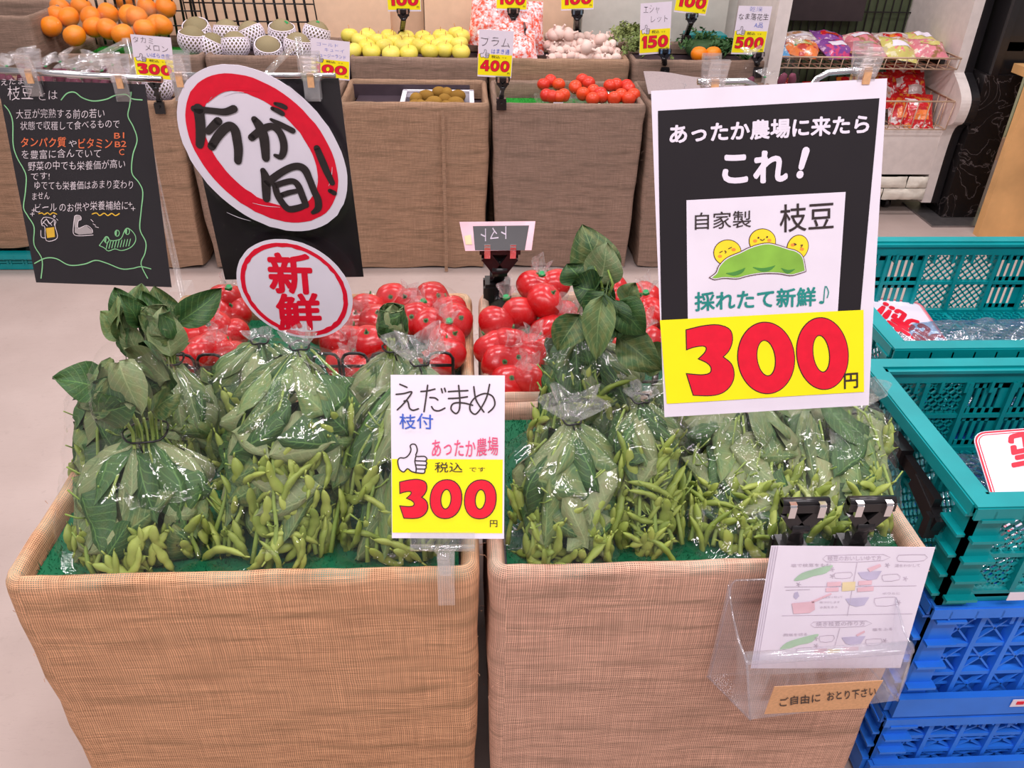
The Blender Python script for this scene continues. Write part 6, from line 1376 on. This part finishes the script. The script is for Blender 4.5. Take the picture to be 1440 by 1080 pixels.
for c0 in ((690, 305), (640, 410), (625, 565), (400, 385)):
    L = [(c0[0]-48, c0[1]-8), (c0[0]+48, c0[1]-14), (c0[0]+28, c0[1]+18), (c0[0]-5, c0[1]+24), (c0[0]-32, c0[1]+16)] if c0[1] != 385 else [(390, 378), (402, 374), (408, 392), (395, 405), (385, 395)]
    m = MB(); poly_on(m, L0, [Zb(L)], 2); W(t, 'bowl_drawing', m, 'pale_violet')
for L in ([(378, 420), (468, 412), (470, 445), (450, 458), (385, 462)], [(520, 336), (575, 333), (574, 350), (519, 353)], [(645, 331), (698, 328), (697, 345), (644, 348)], [(640, 358), (705, 352), (704, 370), (640, 374)], [(515, 358), (565, 356), (564, 372), (514, 374)], [(468, 603), (518, 600), (517, 618), (467, 620)], [(582, 595), (645, 592), (644, 608), (581, 611)], [(455, 412), (535, 378), (537, 384), (460, 420)], [(680, 280), (730, 262), (735, 272), (690, 295)], [(635, 545), (668, 528), (670, 536), (640, 552)]): m = MB(); poly_on(m, L0, [Zb(L)], 3); W(t, 'pink_print', m, 'pale_pink')
for L in ([(580, 336), (632, 333), (630, 368), (578, 372)], [(522, 603), (572, 600), (570, 616), (521, 619)]): m = MB(); poly_on(m, L0, [Zb(L)], 3); W(t, 'gold_print', m, 'pale_gold')
t = thing('leaflet_holder', 'clear plastic leaflet holder hanging on the front of the right burlap box', 'leaflet holder', (.42, .64, .50))
x0, x1, yb, yf, z0, z1 = .302, .518, .682, .598, .522, .602
FL, FR, GL, GR = atY(1050, 930, yf), atY(1284, 914, yf), atY(1055, 1012, yf+.018), atY(1262, 985, yf+.018)
m = MB()
m.grid(lambda a, b: FL.lerp(FR, a).lerp(GL.lerp(GR, a), 1-b)+Vector((0, -.004*math.sin(PI*b), 0)), 6, 4)                   # front lip
m.tube([FL+Vector((0, .004, 0)), FR+Vector((0, .004, 0))], .0075, 12)                                                     # rolled front edge
BLb, BRb = Vector((FL.x-.004, yb, GL.z-.0)), Vector((FR.x+.004, yb, GR.z))
m.grid(lambda a, b: GL.lerp(GR, a).lerp(BLb.lerp(BRb, a), b), 4, 4)                                                       # bottom
for P, Q, R_, sx in ((FL, GL, BLb, -1), (FR, GR, BRb, 1)):
    top = Vector((R_.x, yb, P.z+.035)); mid = P.lerp(top, .5)+Vector((0, 0, -.006))
    m.grid(lambda a, b: (Q.lerp(R_, a))*(1-b)+(P.lerp(top, a)+Vector((0, 0, -.012*math.sin(PI*a))))*b, 8, 4)
    m.tube([P, P.lerp(top, .33)+Vector((0, 0, -.010)), P.lerp(top, .66)+Vector((0, 0, -.010)), top], .0014, 6); m.tube([P, Q, R_], .0014, 6)
W(t, 'pocket', m, 'milky_plastic')
m = MB(); bt = atY(1068, 815, yb).z; 
def bp(a, b): return Vector((BLb.x+(BRb.x-BLb.x)*a, yb, BLb.z+(bt-BLb.z)*b*(1-.0*a)))
m.grid(bp, 4, 4); m.tube([bp(0.02, 0), bp(.02, .96), bp(.04, 1), bp(.96, 1), bp(.98, .96), bp(.98, 0)], .0014, 6); W(t, 'back_plate', m, 'milky_plastic')
m = MB(); s0, s1, s2, s3 = [atY(x, y, yf-.0055) for x, y in ((1089, 966), (1242, 957), (1234, 1000), (1085, 1012))]
KL = Plane(s0, s1, s3+Vector((0, .008, 0))); rect_sheet(m, KL, [(0, 0), (KL.w, 0), (KL.w*.98, -KL.h), (0, -KL.h)], 0, thick=.0006); W(t, 'kraft_label', m, 'kraft', label='kraft paper label with black handwriting')
m = MB(); tpx(m, KL, 'ご自由に', 1096, 993, 1153, 986, 12, 2, bold=.004, wob=.05); tpx(m, KL, 'おとり下さい', 1163, 985.5, 1231, 978, 12, 2, bold=.004, wob=.05); W(t, 'handwriting', m, 'black_ink')
for (x, lab) in ((1131, 'left of the two black clips above the leaflet stack'), (1224, 'right of the two black clips above the leaflet stack')):
    c = atY(x, 711 if x < 1200 else 709, .70); clip_stand(lab, c, (c.x+.004, .712, ZR+.004), 1.15)

# --- things in the turquoise crates
def flat_sign(lab, TL, TR, BL, txts, small):
    pl = Plane(TL, TR, BL); t = thing('board_sign', lab, 'sign', BL); w_, h_ = pl.w, pl.h
    def rr(mg, r):
        L = []
        for (cx, cy, a0) in ((w_-mg-r, -mg-r, 0), (mg+r, -mg-r, 90), (mg+r, -h_+mg+r, 180), (w_-mg-r, -h_+mg+r, 270)):
            for k in range(6): a = math.radians(a0+90*k/5); L.append((cx+r*math.cos(a), cy+r*math.sin(a)))
        return L
    disc(t, pl, rr(0, .02), 0, .003, 'paper', 'sheet')
    m = MB(); poly_on(m, pl, [rr(0.001, .02), rr(.004, .017)[::-1]], 1); poly_on(m, pl, [rr(.006, .015), rr(.0075, .0135)[::-1]], 1)
    for a in txts: text_on(m, pl, *a, 2, bold=.03)
    W(t, 'red_print', m, 'red_ink', label='red border and lettering'); m = MB()
    for a in small: text_on(m, pl, *a, 2)
    if small: W(t, 'small_lettering', m, 'black_ink')
    return t
A, B_, C_ = atZ(1215, 425, .475), atZ(1292, 430, .475), atZ(1370, 500, .46)
flat_sign('white sign with red border lying upside down in the rear turquoise crate', A+Vector((-.12, 0, .03)), Vector((B_.x, B_.y, .485)), Vector((A.x-.10, A.y-.26, .485)), [], [])
tf = Plane(A+Vector((-.12, 0, .03)), Vector((B_.x, B_.y, .485)), Vector((A.x-.10, A.y-.26, .485)))
m = MB(); text_on(m, tf, '完売!!', tf.px(1326, 474), tf.px(1246, 424), tf.px(1311, 498), 3, bold=.04); o = link('red_lettering', m.mesh('l', ['red_ink'])); 
fs = [x for x in bpy.data.objects if x.get('label', '').startswith('white sign with red border lying upside')][0]
o.parent = fs; o.location = -fs.location
m = MB(); text_on(m, tf, 'またのお越しをお待ちしています', tf.px(1288, 482), tf.px(1222, 436), tf.px(1282, 491), 3, bold=.0); o = link('small_lettering', m.mesh('l', ['black_ink'])); o.parent = fs; o.location = -fs.location
A, B_, C_ = atZ(1366, 608, .565), atZ(1520, 596, .60), atZ(1455, 745, .50)
nearpl = Plane(A, B_, C_)
flat_sign('white sign with red border lying in the near turquoise crate at the right edge', A, B_, C_, [('売', nearpl.px(1478, 600), nearpl.px(1418, 612), nearpl.px(1486, 650))], [])
def crumple(lab, x0, x1, y0, y1, z, h, seed, mat='blue_film'):
    t = thing('plastic_film', lab, 'plastic film', ((x0+x1)/2, (y0+y1)/2, z)); m = MB()
    m.grid(lambda a, b: (x0+(x1-x0)*a, y0+(y1-y0)*b, z+h*(.15+.85*math.sin(PI*a)**.5*math.sin(PI*b)**.5*(.55+.6*abs(nz(a*3+seed, b*3, 0, 1))+.35*abs(nz(a*9+seed, b*9, 3))))), 44, 36); W(t, 'film', m, mat); return t
crumple('crumpled blue tinted plastic bag in the rear turquoise crate', .98, 1.45, 1.26, 1.60, .462, .09, 1); crumple('blue tinted plastic film lying in the near turquoise crate', .74, 1.18, .84, 1.12, .462, .06, 4)
